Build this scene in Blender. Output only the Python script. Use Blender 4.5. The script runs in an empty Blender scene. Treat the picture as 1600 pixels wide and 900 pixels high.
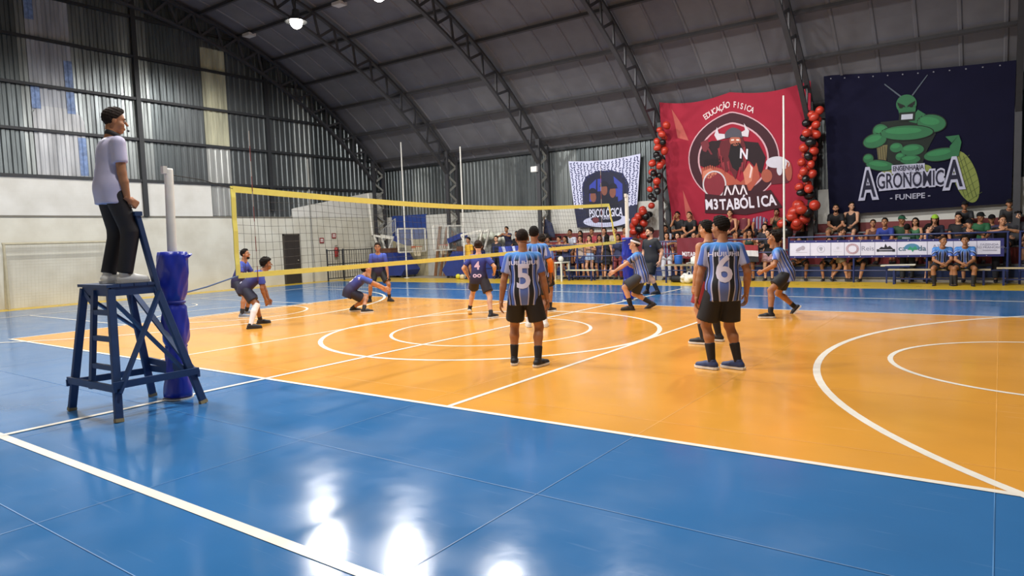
import bpy, bmesh, math, random
import numpy as np
from mathutils import Vector, Matrix
from mathutils.bvhtree import BVHTree
from mathutils.geometry import tessellate_polygon

random.seed(7)
SC = bpy.context.scene
COL = SC.collection
PI = math.pi

# ------------------------------------------------------------------ camera
CAM_C = np.array([7.5035, -9.7304, 1.6726])
CAM_R = np.array([0.8126037, 0.5817782, -0.03477577])
CAM_U = np.array([-0.01524282, 0.08086278, 0.99660868])
CAM_F = np.array([-0.58261727, 0.80931782, -0.07457733])
FPX = 1061.78
cam_d = bpy.data.cameras.new('camera')
cam = bpy.data.objects.new('camera', cam_d)
COL.objects.link(cam)
cam_d.sensor_width = 36
cam_d.lens = 36 * FPX / 1600
cam_d.clip_start = .05
cam_d.clip_end = 200
m = Matrix.Identity(4)
for i in range(3):
    m[i][0], m[i][1], m[i][2], m[i][3] = CAM_R[i], CAM_U[i], -CAM_F[i], CAM_C[i]
cam.matrix_world = m
SC.camera = cam

def AT(u, v, x=None, y=None, z=0.0):
    """point of the hall seen at photo position (u, v), on the plane x=, y= or z="""
    d = CAM_F + CAM_R * (u - 800) / FPX + CAM_U * (450 - v) / FPX
    if y is not None: t = (y - CAM_C[1]) / d[1]
    elif x is not None: t = (x - CAM_C[0]) / d[0]
    else: t = (z - CAM_C[2]) / d[2]
    return CAM_C + t * d

# ------------------------------------------------------------------ world, exposure
w = bpy.data.worlds.new('night')
SC.world = w
w.use_nodes = True
w.node_tree.nodes['Background'].inputs[0].default_value = (.02, .025, .04, 1)
w.node_tree.nodes['Background'].inputs[1].default_value = .3
SC.view_settings.view_transform = 'Standard'
SC.view_settings.look = 'None'
SC.view_settings.gamma = 1
SC.view_settings.use_curve_mapping = False
SC.view_settings.exposure = 0.0
LAMP_W = 1300
LAMP_Z = 9.0
LAMP_X = (-11.5, -7.6, -3.7, .2, 4.1)
LAMP_Y = (5.0, -5.0)

# ------------------------------------------------------------------ helpers: materials
def lin(c):
    if isinstance(c, str):
        c = c.lstrip('#')
        c = tuple(int(c[i:i + 2], 16) / 255 for i in (0, 2, 4))
    return tuple(((x / 12.92) if x <= .04045 else ((x + .055) / 1.055) ** 2.4) for x in c[:3])

_mats = {}
def M(col, rough=.6, metal=0., var=.08, scale=6., bump=0., coat=0., name=None, emit=0., spec=.5, alpha=1., trans=0.):
    key = (col, rough, metal, var, scale, bump, coat, name, emit, spec, alpha, trans)
    if key in _mats: return _mats[key]
    mt = bpy.data.materials.new(name or 'paint_' + str(col).lstrip('#'))
    mt.use_nodes = True
    nt = mt.node_tree
    b = nt.nodes['Principled BSDF']
    c = lin(col)
    b.inputs['Roughness'].default_value = rough
    b.inputs['Metallic'].default_value = metal
    b.inputs['Specular IOR Level'].default_value = spec
    if coat: b.inputs['Coat Weight'].default_value = coat
    if alpha < 1: b.inputs['Alpha'].default_value = alpha
    if trans: b.inputs['Transmission Weight'].default_value = trans
    b.inputs['Base Color'].default_value = (*c, 1)
    if var or bump:
        tc = nt.nodes.new('ShaderNodeTexCoord')
        nz = nt.nodes.new('ShaderNodeTexNoise')
        nz.inputs['Scale'].default_value = scale
        nz.inputs['Detail'].default_value = 4
        nt.links.new(tc.outputs['Object'], nz.inputs['Vector'])
        if var:
            rp = nt.nodes.new('ShaderNodeValToRGB')
            rp.color_ramp.elements[0].position = .3
            rp.color_ramp.elements[1].position = .7
            rp.color_ramp.elements[0].color = (*[x * (1 - var) for x in c], 1)
            rp.color_ramp.elements[1].color = (*[min(1, x * (1 + var)) for x in c], 1)
            nt.links.new(nz.outputs['Fac'], rp.inputs[0])
            nt.links.new(rp.outputs[0], b.inputs['Base Color'])
        if bump:
            bp = nt.nodes.new('ShaderNodeBump')
            bp.inputs['Strength'].default_value = bump
            bp.inputs['Distance'].default_value = .02
            nt.links.new(nz.outputs['Fac'], bp.inputs['Height'])
            nt.links.new(bp.outputs[0], b.inputs['Normal'])
    if emit:
        b.inputs['Emission Color'].default_value = (*c, 1)
        b.inputs['Emission Strength'].default_value = emit
    _mats[key] = mt
    return mt

def floor_mat(name, col, rough):
    """glossy sports-floor paint with faint scuffs, scratches and worn specks"""
    mt = bpy.data.materials.new(name)
    mt.use_nodes = True
    nt = mt.node_tree
    N, L = nt.nodes.new, nt.links.new
    b = nt.nodes['Principled BSDF']
    c = lin(col)
    g = N('ShaderNodeNewGeometry')
    def noise(scale, detail, vec=None, w=0):
        n = N('ShaderNodeTexNoise')
        n.inputs['Scale'].default_value = scale
        n.inputs['Detail'].default_value = detail
        L(vec or g.outputs['Position'], n.inputs['Vector'])
        return n.outputs['Fac']
    def ramp(src, p0, c0, p1, c1):
        r = N('ShaderNodeValToRGB')
        r.color_ramp.elements[0].position, r.color_ramp.elements[1].position = p0, p1
        r.color_ramp.elements[0].color, r.color_ramp.elements[1].color = (*c0, 1), (*c1, 1)
        L(src, r.inputs[0])
        return r.outputs[0]
    base = ramp(noise(.9, 5), .3, [x * .93 for x in c], .7, [min(1, x * 1.06) for x in c])
    # long thin scratches: stretched noise in two directions
    mp = N('ShaderNodeMapping')
    mp.inputs['Rotation'].default_value = (0, 0, .5)
    mp.inputs['Scale'].default_value = (.5, 9, 1)
    L(g.outputs['Position'], mp.inputs['Vector'])
    s1 = ramp(noise(2.2, 3, mp.outputs[0]), .66, (0, 0, 0), .74, (1, 1, 1))
    mp2 = N('ShaderNodeMapping')
    mp2.inputs['Rotation'].default_value = (0, 0, -.9)
    mp2.inputs['Scale'].default_value = (.7, 12, 1)
    L(g.outputs['Position'], mp2.inputs['Vector'])
    s2 = ramp(noise(2.0, 3, mp2.outputs[0]), .68, (0, 0, 0), .76, (1, 1, 1))
    ad = N('ShaderNodeMath'); ad.operation = 'MAXIMUM'
    L(s1, ad.inputs[0]); L(s2, ad.inputs[1])
    mk = N('ShaderNodeMath'); mk.operation = 'MULTIPLY'
    mk.inputs[1].default_value = .16
    L(ad.outputs[0], mk.inputs[0])
    mx = N('ShaderNodeMix'); mx.data_type = 'RGBA'
    L(mk.outputs[0], mx.inputs['Factor'])
    L(base, mx.inputs[6])
    mx.inputs[7].default_value = (*[min(1, .25 + x) for x in c], 1)
    # small worn specks
    sp = ramp(noise(3.2, 2), .765, (0, 0, 0), .785, (.3, .3, .3))
    mx2 = N('ShaderNodeMix'); mx2.data_type = 'RGBA'
    L(sp, mx2.inputs['Factor'])
    L(mx.outputs[2], mx2.inputs[6])
    mx2.inputs[7].default_value = (.33, .27, .2, 1)
    L(mx2.outputs[2], b.inputs['Base Color'])
    rr = N('ShaderNodeMapRange')
    L(noise(1.7, 6), rr.inputs[0])
    rr.inputs[1].default_value, rr.inputs[2].default_value = .3, .7
    rr.inputs[3].default_value, rr.inputs[4].default_value = rough - .04, rough + .06
    L(rr.outputs[0], b.inputs['Roughness'])
    bp = N('ShaderNodeBump')
    bp.inputs['Strength'].default_value = .05
    bp.inputs['Distance'].default_value = .02
    L(noise(5, 3), bp.inputs['Height'])
    L(bp.outputs[0], b.inputs['Normal'])
    return mt

def wall_mat(name, col, col2, block=(.4, .2)):
    """painted blockwork: faint courses, dirt rising from the floor"""
    mt = bpy.data.materials.new(name)
    mt.use_nodes = True
    nt = mt.node_tree
    N, L = nt.nodes.new, nt.links.new
    b = nt.nodes['Principled BSDF']
    g = N('ShaderNodeTexCoord')
    nz = N('ShaderNodeTexNoise')
    nz.inputs['Scale'].default_value = 1.1
    nz.inputs['Detail'].default_value = 6
    L(g.outputs['Object'], nz.inputs['Vector'])
    rp = N('ShaderNodeValToRGB')
    rp.color_ramp.elements[0].position = .32
    rp.color_ramp.elements[1].position = .62
    rp.color_ramp.elements[0].color = (*lin(col2), 1)
    rp.color_ramp.elements[1].color = (*lin(col), 1)
    L(nz.outputs['Fac'], rp.inputs[0])
    L(rp.outputs[0], b.inputs['Base Color'])
    b.inputs['Roughness'].default_value = .75
    sp = N('ShaderNodeSeparateXYZ'); L(g.outputs['Object'], sp.inputs[0])
    ad = N('ShaderNodeMath'); L(sp.outputs[0], ad.inputs[0]); L(sp.outputs[1], ad.inputs[1])
    cb = N('ShaderNodeCombineXYZ'); L(ad.outputs[0], cb.inputs[0]); L(sp.outputs[2], cb.inputs[1])
    br = N('ShaderNodeTexBrick')
    br.inputs['Scale'].default_value = 1
    br.inputs['Brick Width'].default_value = block[0]
    br.inputs['Row Height'].default_value = block[1]
    br.inputs['Mortar Size'].default_value = .008
    br.inputs['Color1'].default_value = br.inputs['Color2'].default_value = (1, 1, 1, 1)
    br.inputs['Mortar'].default_value = (0, 0, 0, 1)
    L(cb.outputs[0], br.inputs['Vector'])
    bp = N('ShaderNodeBump')
    bp.inputs['Strength'].default_value = .25
    bp.inputs['Distance'].default_value = .01
    L(br.outputs['Color'], bp.inputs['Height'])
    L(bp.outputs[0], b.inputs['Normal'])
    return mt

def sheet_mat(name, col, rough=.38, metal=.85):
    """galvanised sheet with dull streaks"""
    mt = bpy.data.materials.new(name)
    mt.use_nodes = True
    nt = mt.node_tree
    N, L = nt.nodes.new, nt.links.new
    b = nt.nodes['Principled BSDF']
    g = N('ShaderNodeTexCoord')
    mp = N('ShaderNodeMapping')
    mp.inputs['Scale'].default_value = (2, 2, .35)
    L(g.outputs['Object'], mp.inputs[0])
    nz = N('ShaderNodeTexNoise')
    nz.inputs['Scale'].default_value = 1.6
    nz.inputs['Detail'].default_value = 5
    L(mp.outputs[0], nz.inputs['Vector'])
    c = lin(col)
    rp = N('ShaderNodeValToRGB')
    rp.color_ramp.elements[0].position = .3
    rp.color_ramp.elements[1].position = .7
    rp.color_ramp.elements[0].color = (*[x * .62 for x in c], 1)
    rp.color_ramp.elements[1].color = (*[min(1, x * 1.2) for x in c], 1)
    L(nz.outputs['Fac'], rp.inputs[0])
    L(rp.outputs[0], b.inputs['Base Color'])
    b.inputs['Metallic'].default_value = metal
    rr = N('ShaderNodeMapRange')
    L(nz.outputs['Fac'], rr.inputs[0])
    rr.inputs[3].default_value, rr.inputs[4].default_value = rough + .14, rough - .1
    L(rr.outputs[0], b.inputs['Roughness'])
    return mt

# ------------------------------------------------------------------ helpers: objects
def tag(o, label=None, cat=None, group=None, kind=None):
    if label: o['label'] = label
    if cat: o['category'] = cat
    if group: o['group'] = group
    if kind: o['kind'] = kind
    return o

def obj(name, me, mat=None, parent=None, loc=None):
    o = bpy.data.objects.new(name, me)
    COL.objects.link(o)
    if parent is not None: o.parent = parent
    if loc is not None: o.location = loc
    if mat is not None:
        if me.materials:
            o.material_slots[0].link = 'OBJECT'
            o.material_slots[0].material = mat
        else:
            me.materials.append(mat)
    return o

def empty(name, loc=(0, 0, 0), rz=0., label=None, cat=None, group=None):
    o = bpy.data.objects.new(name, None)
    COL.objects.link(o)
    o.location = loc
    o.rotation_euler = (0, 0, rz)
    o.empty_display_size = .1
    return tag(o, label, cat, group)

def mesh(name, v, f, smooth=False):
    me = bpy.data.meshes.new(name)
    me.from_pydata([tuple(map(float, p)) for p in v], [], [tuple(map(int, q)) for q in f])
    if smooth: me.polygons.foreach_set('use_smooth', [True] * len(me.polygons))
    me.update()
    return me

def V(*a): return np.array(a, float)
def nrm(a):
    a = np.asarray(a, float)
    n = np.linalg.norm(a)
    return a / n if n > 1e-9 else a

class MB:
    def __init__(s): s.v = []; s.f = []
    def add(s, v, f):
        o = len(s.v)
        s.v += [tuple(map(float, p)) for p in v]
        s.f += [tuple(i + o for i in q) for q in f]
        return s
    def box(s, lo, hi):
        (a, b, c), (d, e, g) = lo, hi
        return s.add([(a, b, c), (d, b, c), (d, e, c), (a, e, c), (a, b, g), (d, b, g), (d, e, g), (a, e, g)],
                     [(3, 2, 1, 0), (4, 5, 6, 7), (0, 1, 5, 4), (1, 2, 6, 5), (2, 3, 7, 6), (3, 0, 4, 7)])
    def beam(s, a, b, w, h, up=(0, 0, 1), bev=0.):
        a, b = V(*a), V(*b)
        d = nrm(b - a)
        up = V(*up)
        if abs(d @ up) > .98: up = V(1, 0, 0) if abs(d[0]) < .9 else V(0, 1, 0)
        x = nrm(np.cross(d, up)); z = np.cross(x, d)
        pr = [(-w / 2, -h / 2), (w / 2, -h / 2), (w / 2, h / 2), (-w / 2, h / 2)]
        if bev:
            c = bev
            pr = [(-w/2+c, -h/2), (w/2-c, -h/2), (w/2, -h/2+c), (w/2, h/2-c), (w/2-c, h/2), (-w/2+c, h/2), (-w/2, h/2-c), (-w/2, -h/2+c)]
        n = len(pr)
        v = [p + x * q[0] + z * q[1] for p in (a, b) for q in pr]
        f = [(i, (i + 1) % n, (i + 1) % n + n, i + n) for i in range(n)] + [tuple(range(n - 1, -1, -1)), tuple(range(n, 2 * n))]
        return s.add(v, f)
    def tube(s, pts, r, n=8, closed=False):
        pts = [V(*p) for p in pts]
        k = len(pts)
        rr = r if hasattr(r, '__len__') else [r] * k
        v = []; f = []
        prev = None
        for i, p in enumerate(pts):
            if closed: d = nrm(pts[(i + 1) % k] - pts[i - 1])
            else: d = nrm(pts[min(i + 1, k - 1)] - pts[max(i - 1, 0)])
            if prev is None:
                u = V(0, 0, 1) if abs(d[2]) < .9 else V(1, 0, 0)
                x = nrm(np.cross(d, u))
            else:
                x = nrm(prev - d * (prev @ d))
            prev = x
            y = np.cross(d, x)
            for j in range(n):
                t = 2 * PI * j / n
                v.append(p + (x * math.cos(t) + y * math.sin(t)) * rr[i])
        for i in range(k if closed else k - 1):
            for j in range(n):
                a = i * n + j; b = i * n + (j + 1) % n
                c = ((i + 1) % k) * n + (j + 1) % n; d = ((i + 1) % k) * n + j
                f.append((a, b, c, d))
        if not closed:
            f.append(tuple(range(n - 1, -1, -1))); f.append(tuple((k - 1) * n + j for j in range(n)))
        return s.add(v, f)
    def lathe(s, prof, org=(0, 0, 0), n=20, wob=None):
        """profile [(radius, z)]"""
        v = []; f = []
        for i, (r, z) in enumerate(prof):
            for j in range(n):
                t = 2 * PI * j / n
                q = r * (1 + (wob(t, z) if wob else 0))
                v.append((org[0] + q * math.cos(t), org[1] + q * math.sin(t), org[2] + z))
        k = len(prof)
        for i in range(k - 1):
            for j in range(n):
                f.append((i * n + j, i * n + (j + 1) % n, (i + 1) * n + (j + 1) % n, (i + 1) * n + j))
        f.append(tuple(range(n - 1, -1, -1))); f.append(tuple((k - 1) * n + j for j in range(n)))
        return s.add(v, f)
    def ball(s, c, r, n=14, m_=9, sq=(1, 1, 1)):
        prof = []
        v = []; f = []
        for i in range(m_ + 1):
            a = -PI / 2 + PI * i / m_
            for j in range(n):
                t = 2 * PI * j / n
                v.append((c[0] + r * sq[0] * math.cos(a) * math.cos(t), c[1] + r * sq[1] * math.cos(a) * math.sin(t), c[2] + r * sq[2] * math.sin(a)))
        for i in range(m_):
            for j in range(n):
                f.append((i * n + j, i * n + (j + 1) % n, (i + 1) * n + (j + 1) % n, (i + 1) * n + j))
        return s.add(v, f)
    def mesh(s, name, smooth=False): return mesh(name, s.v, s.f, smooth)
    def build(s, name, mat, parent=None, smooth=False, loc=None):
        return obj(name, s.mesh(name, smooth), mat, parent, loc)

def struct(o): return tag(o, kind='structure')

# ------------------------------------------------------------------ helpers: flat shapes and lettering laid on a surface
def text_tris(body, size, bold=.0, width=1.0, align='CENTER', spacing=1.0):
    cu = bpy.data.curves.new('lettering', 'FONT')
    cu.body = body
    cu.size = size
    cu.offset = bold * size
    cu.resolution_u = 3
    cu.space_character = spacing
    cu.align_x = align
    cu.align_y = 'CENTER'
    o = bpy.data.objects.new('lettering', cu)
    COL.objects.link(o)
    dg = bpy.context.evaluated_depsgraph_get()
    me = bpy.data.meshes.new_from_object(o.evaluated_get(dg))
    v = np.array([p.co[:2] for p in me.vertices]).reshape(-1, 2)
    if len(v): v[:, 0] *= width
    f = [tuple(p.vertices) for p in me.polygons]
    bpy.data.objects.remove(o); bpy.data.curves.remove(cu); bpy.data.meshes.remove(me)
    return v, f

def poly_tris(pts, hole=None):
    loops = [[Vector((x, y, 0)) for x, y in pts]]
    if hole: loops.append([Vector((x, y, 0)) for x, y in hole])
    tr = tessellate_polygon(loops)
    allp = list(pts) + (list(hole) if hole else [])
    return np.array(allp, float), [tuple(t) for t in tr]

def refine(v, f, maxlen):
    bm = bmesh.new()
    vs = [bm.verts.new((p[0], p[1], 0)) for p in v]
    for q in f:
        try: bm.faces.new([vs[i] for i in q])
        except ValueError: pass
    bmesh.ops.triangulate(bm, faces=bm.faces[:])
    for _ in range(4):
        e = [x for x in bm.edges if x.calc_length() > maxlen]
        if not e: break
        bmesh.ops.subdivide_edges(bm, edges=e, cuts=1)
        bmesh.ops.triangulate(bm, faces=[q for q in bm.faces if len(q.verts) > 3])
    bm.verts.index_update()
    v = np.array([p.co[:2] for p in bm.verts]); f = [tuple(x.index for x in q.verts) for q in bm.faces]
    bm.free()
    return v, f

def decal(name, parts, fn, mat, parent, maxlen=.15):
    """parts: list of (v2, f); fn maps (u, v) arrays to 3D"""
    av = []; af = []
    for v, f in parts:
        if not len(v): continue
        v, f = refine(v, f, maxlen)
        o = len(av)
        av += [fn(p[0], p[1]) for p in v]
        af += [tuple(i + o for i in q) for q in f]
    return obj(name, mesh(name, av, af), mat, parent)

def shift(vf, dx, dy, rot=0., sx=1., sy=1.):
    v, f = vf
    v = np.array(v, float).reshape(-1, 2) * (sx, sy)
    c, s = math.cos(rot), math.sin(rot)
    return np.stack([v[:, 0] * c - v[:, 1] * s + dx, v[:, 0] * s + v[:, 1] * c + dy], 1), f

def ell(cx, cy, rx, ry, n=40, a0=0, a1=2 * PI, rot=0.):
    out = []
    for i in range(n):
        t = a0 + (a1 - a0) * i / (n if abs(a1 - a0 - 2 * PI) < 1e-6 else n - 1)
        x, y = rx * math.cos(t), ry * math.sin(t)
        out.append((cx + x * math.cos(rot) - y * math.sin(rot), cy + x * math.sin(rot) + y * math.cos(rot)))
    return out

def ringp(cx, cy, rx, ry, w_, n=48, a0=0, a1=2 * PI):
    o = []; f = []
    full = abs(a1 - a0 - 2 * PI) < 1e-6
    for i in range(n):
        t = a0 + (a1 - a0) * i / (n if full else n - 1)
        o.append((cx + rx * math.cos(t), cy + ry * math.sin(t)))
        o.append((cx + (rx - w_) * math.cos(t), cy + (ry - w_) * math.sin(t)))
    for i in range(n if full else n - 1):
        a = 2 * i; b = 2 * ((i + 1) % n)
        f.append((a, b, b + 1, a + 1))
    return np.array(o), f

def rectp(x0, y0, x1, y1): return np.array([(x0, y0), (x1, y0), (x1, y1), (x0, y1)], float), [(0, 1, 2, 3)]

# ================================================================== THE HALL
X0, X1, YN, YF = -17.3, 18.0, -14.1, 14.1
RC, ZC = 19.4, -8.2                                   # roof arc: radius and centre height
def roof_z(y, off=0.): return math.sqrt((RC - off) ** 2 - y * y) + ZC
HALF = math.asin(14.1 / RC)
TRUSS_X = (-17.12, -12.45, -7.6, -2.4, 2.62, 7.85, 13.0)

blue_floor = floor_mat('blue_floor_paint', '#3670a8', .14)
orange_floor = floor_mat('orange_floor_paint', '#e3a03f', .15)
yellow_floor = floor_mat('yellow_floor_paint', '#d9b52c', .3)
white_line = M('#efe9dc', .3, var=.06, name='white_line_paint')
concrete = M('#9b9384', .8, var=.12, bump=.1, name='concrete')
floor = struct(MB().box((X0, YN, -.2), (X1, YF, 0)).build('floor', blue_floor))
HW, HL, W7, W14 = 4.69, 8.45, 7.5, 14.0
MB().box((-HL, -HW, 0), (HL, HW, .002)).build('orange_court', orange_floor, floor)
for s in (-1, 1):
    MB().box((X0, s * 10.19 if s > 0 else -12.4, 0), (X1, 12.4 if s > 0 else -10.19, .002)).build('yellow_border', yellow_floor, floor)
MB().box((X0, -10.2, 0), (X0 + .9, 10.2, .002)).build('yellow_border', yellow_floor, floor)
for s in (1, -1):
    MB().box((X0, 12.4 if s > 0 else YN, 0), (X1, YF if s > 0 else -12.4, .004)).build('concrete_walkway', concrete, floor)

def line(x0, y0, x1, y1, w_=.06, z=.004):
    a, b = V(x0, y0, 0), V(x1, y1, 0)
    d = nrm(b - a); n = V(-d[1], d[0], 0) * w_ / 2
    zz = V(0, 0, z)
    obj('court_line', mesh('court_line', [a - n + zz, b - n + zz, b + n + zz, a + n + zz], [(0, 1, 2, 3)]), white_line, floor)
def arc(cx, cy, r, a0, a1, w_=.06, z=.0045):
    v, f = ringp(cx, cy, r + w_ / 2, r + w_ / 2, w_, n=72, a0=a0, a1=a1)
    obj('court_line', mesh('court_line', [(p[0], p[1], z) for p in v], [tuple(reversed(q)) for q in f]), white_line, floor)
for s in (-1, 1):
    line(-HL - .03, s * HW, HL + .03, s * HW)
    line(s * HL, -HW, s * HL, HW)
    line(s * 3.03 if s > 0 else -2.85, -HW, s * 3.03 if s > 0 else -2.85, HW, z=.005)
    line(-W14, s * W7, W14, s * W7, .08)
    line(s * W14, -W7, s * W14, W7, .08)
    arc(s * 8.2, 0, 1.8, 0, 2 * PI)
    arc(s * 12.15, 0, 6.5, (PI / 2 if s > 0 else -PI / 2), (PI * 1.5 if s > 0 else PI / 2), .08)
    arc(s * 12.4, 0, 1.25, (PI / 2 if s > 0 else -PI / 2), (PI * 1.5 if s > 0 else PI / 2), .05)
    line(s * 12.15, 6.5, s * 14, 6.5); line(s * 12.15, -6.5, s * 14, -6.5)
    line(s * 8.2, 2.45, s * 14, 2.45); line(s * 8.2, -2.45, s * 14, -2.45); line(s * 8.2, -2.45, s * 8.2, 2.45)
line(0, -W7, 0, 9.2, .075, .006)
arc(0, 0, 3.0, 0, 2 * PI, .08)
arc(0, 0, 1.8, 0, 2 * PI, .06)

# slab joints showing through the paint
joint_b = M('#4a7fb3', .4, var=.25, scale=2, name='worn_joint_in_blue'); joint_o = M('#e6aa52', .4, var=.2, scale=2, name='worn_joint_in_orange')
def joint(x0, y0, x1, y1, mt):
    a, b = V(x0, y0, .0032), V(x1, y1, .0032)
    d = nrm(b - a); n = V(-d[1], d[0], 0) * .003
    obj('slab_joint', mesh('slab_joint', [a - n, b - n, b + n, a + n], [(0, 1, 2, 3)]), mt, floor)
for y in (-8.15, -6.17): joint(X0 + 1, y, X1, y, joint_b)
for y in (-4.2, -2.22, -.12, 1.9, 3.95): joint(-HL, y, HL, y, joint_o)
for i in range(-5, 6):
    x = 2.66 + 2.42 * i
    joint(x, -10, x, -HW, joint_b)
    if abs(x) < HL: joint(x, -HW, x, HW, joint_o)

# ---- walls
white_wall = wall_mat('white_painted_blockwork', '#c3c2bc', '#b4b2aa')
cream_wall = wall_mat('cream_painted_blockwork', '#c1bfb3', '#b2aea0')
dark_steel = M('#26282b', .55, .3, name='dark_painted_steel')
sheet_mats = [sheet_mat('galvanised_sheet', c) for c in ('#787d7e', '#696e70', '#858a8a', '#5f6567')]
sheet_cream = sheet_mat('cream_translucent_sheet', '#a5a48c', .5, .1)
sheet_white = sheet_mat('pale_plastic_sheet', '#90949b', .45, .1)
wl = struct(MB().box((X0 - .2, YN, 0), (X0, YF, 2.86)).build('wall_left', cream_wall))
def wall_panel(y0, y1, z0, z1, mt=white_wall, d=.025):
    MB().box((X0 - .15, y0, z0), (X0 + d, y1, z1)).build('plaster_panel', mt, wl)
wall_panel(-13.9, 2.46, 2.88, 4.1)
wall_panel(2.56, 5.05, 2.88, 4.1)
# the slanting white wall that climbs beside the stairs
mb = MB()
pr = [(8.7, 2.86), (14.1, 2.86), (14.1, 4.22), (8.85, 3.25), (8.7, 3.2)]
v = [(X0 - .15, y, z) for y, z in pr] + [(X0 + .03, y, z) for y, z in pr]
n = len(pr)
mb.add(v, [tuple(range(n - 1, -1, -1)), tuple(range(n, 2 * n))] + [(i, (i + 1) % n, (i + 1) % n + n, i + n) for i in range(n)])
mb.build('plaster_panel', white_wall, wl)
MB().box((X0 - .02, YN, 2.83), (X0 + .035, 8.7, 2.87)).build('ledge', M('#6e6a5e', .8), wl)

PITCH = .25
def corrugated(s0, s1, zlo, ztop, pos, name='sheet', amp=.035, pitch=PITCH):
    """trapezoid ribs; pos(s, d, z) -> 3D with d = depth towards the room"""
    prof = []
    s = s0
    while s < s1 - 1e-6:
        for a, d in ((0, 0), (.35, 0), (.48, 1), (.87, 1)):
            q = s + a * pitch
            if q <= s1 + 1e-9: prof.append((q, d * amp))
        s += pitch
    prof.append((s1, 0))
    v = []; f = []
    for q, d in prof:
        v.append(pos(q, d, zlo(q) if callable(zlo) else zlo)); v.append(pos(q, d, ztop(q) if callable(ztop) else ztop))
    for i in range(len(prof) - 1):
        f.append((2 * i, 2 * i + 2, 2 * i + 3, 2 * i + 1))
    return mesh(name, v, f)
def gable_low(y):
    if 5.05 < y < 8.7: return 2.86
    if y >= 8.7: return 3.2 + (y - 8.7) / 5.4 * 1.0 - .1
    return 4.1
y = -14.0
k = 0
while y < 14.0:
    y1 = min(y + 1.0, 14.0)
    top = lambda q: roof_z(min(abs(q), 14.05)) - .02
    me = corrugated(y, y1, gable_low, top, lambda q, d, z: (X0 - .05 + d, q, z))
    r = random.Random(k)
    mt = sheet_mats[r.randrange(4)]
    o = obj('wall_sheet', me, mt, wl)
    y = y1; k += 1
# replaced lengths of sheet: cream one by the middle post, pale plastic one with blue print
def patch(y0, y1, z0, z1, mt, d0=.012):
    me = corrugated(y0, y1, z0, z1, lambda q, d, z: (X0 - .05 + d + d0, q, z))
    return obj('patch_sheet', me, mt, wl)
patch(5.0, 6.0, 5.6, 9.3, sheet_cream)
patch(5.0, 6.0, 2.9, 5.55, sheet_mat('bright_galvanised_sheet', '#b9bcb9', .35, .7))
patch(-.75, .5, 6.2, 10.7, sheet_white)
me = corrugated(-.75, .75, 4.15, lambda q: 6.35 - .9 * max(0, abs(q + .05) - .4) ** 2 * 3, lambda q, d, z: (X0 - .05 + d + .03, q, z))
obj('plastic_cover', me, sheet_mat('pale_plastic_cover', '#9b9da0', .4, .1), wl)
blue_print = M('#62789f', .5, var=.4, scale=9, name='blue_print')
for (y0, y1, z0, z1) in ((.5, .75, 4.2, 5.45), (.25, .5, 6.2, 6.9), (-.75, -.5, 6.25, 7.0), (.25, .5, 7.0, 7.9), (-.75, -.5, 9.0, 10.0)):
    me = corrugated(y0, y1, z0, z1, lambda q, d, z: (X0 - .05 + d + .04, q, z))
    obj('blue_marking', me, blue_print, wl)
for z in (4.12, 5.57, 6.98, 8.43, 9.8):
    hy = math.sqrt(max(.1, (RC - .2) ** 2 - (z - ZC) ** 2))
    MB().box((X0, -min(hy, 14), z - .045), (X0 + .1, min(hy, 14), z + .045)).build('girt', dark_steel, wl)
for yp in (-7.7, -2.6, 2.51, 7.7):
    MB().beam((X0 + .06, yp, 2.86 if yp != 7.7 else 3.1), (X0 + .06, yp, roof_z(yp) - .2), .16, .12).build('post', dark_steel, wl)
MB().tube([(X0 + .06, 9.62, .05), (X0 + .06, 9.62, 5.4)], .035, 8).build('conduit', M('#8d8c86', .5), wl)
MB().tube([(X0 + .08, 13.2, 2.0), (X0 + .08, 13.05, 4.0)], .05, 8).build('drain_pipe', M('#dcdad0', .5), wl)
# door
door = struct(MB().box((X0, 8.2, 0), (X0 + .05, 8.92, 2.08)).build('door_1', M('#2b2623', .5, name='dark_door')))
for a in ((8.14, 8.2, 0, 2.14), (8.92, 8.98, 0, 2.14), (8.14, 8.98, 2.08, 2.14)):
    MB().box((X0, a[0], a[2]), (X0 + .07, a[1], a[3])).build('frame', M('#3a352f', .6), door)
MB().ball((X0 + .09, 8.83, 1.0), .035).build('knob', M('#a8a49a', .3, .9), door, True)

# back wall
wb = struct(MB().box((X0, YF, 0), (X1, YF + .2, 2.85)).build('wall_back', white_wall))
MB().box((-16.75, YF - .02, 1.74), (-14.5, YF + .1, 2.9)).build('painted_panel', M('#233f86', .5, name='blue_wall_paint'), wb)
MB().box((-16.75, YF - .02, 0), (-14.5, YF + .1, 1.74)).build('painted_panel', M('#b4a988', .7, name='tan_wall_paint'), wb)
MB().box((-8.4, YF - .012, 1.46), (X1, YF + .1, 1.75)).build('painted_band', M('#6e2a2c', .6, name='maroon_wall_paint'), wb)
x = X0
k = 0
while x < X1 - .01:
    x1 = min(x + 1.0, X1)
    me = corrugated(x, x1, 2.85, 5.2, lambda q, d, z: (q, YF + .06 - d, z), pitch=.2, amp=.03)
    obj('wall_sheet', me, sheet_mats[random.Random(k + 50).randrange(4)], wb)
    x = x1; k += 1
MB().box((X0, YF - .08, 5.1), (X1, YF + .05, 5.2)).build('eave_beam', dark_steel, wb)
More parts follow.
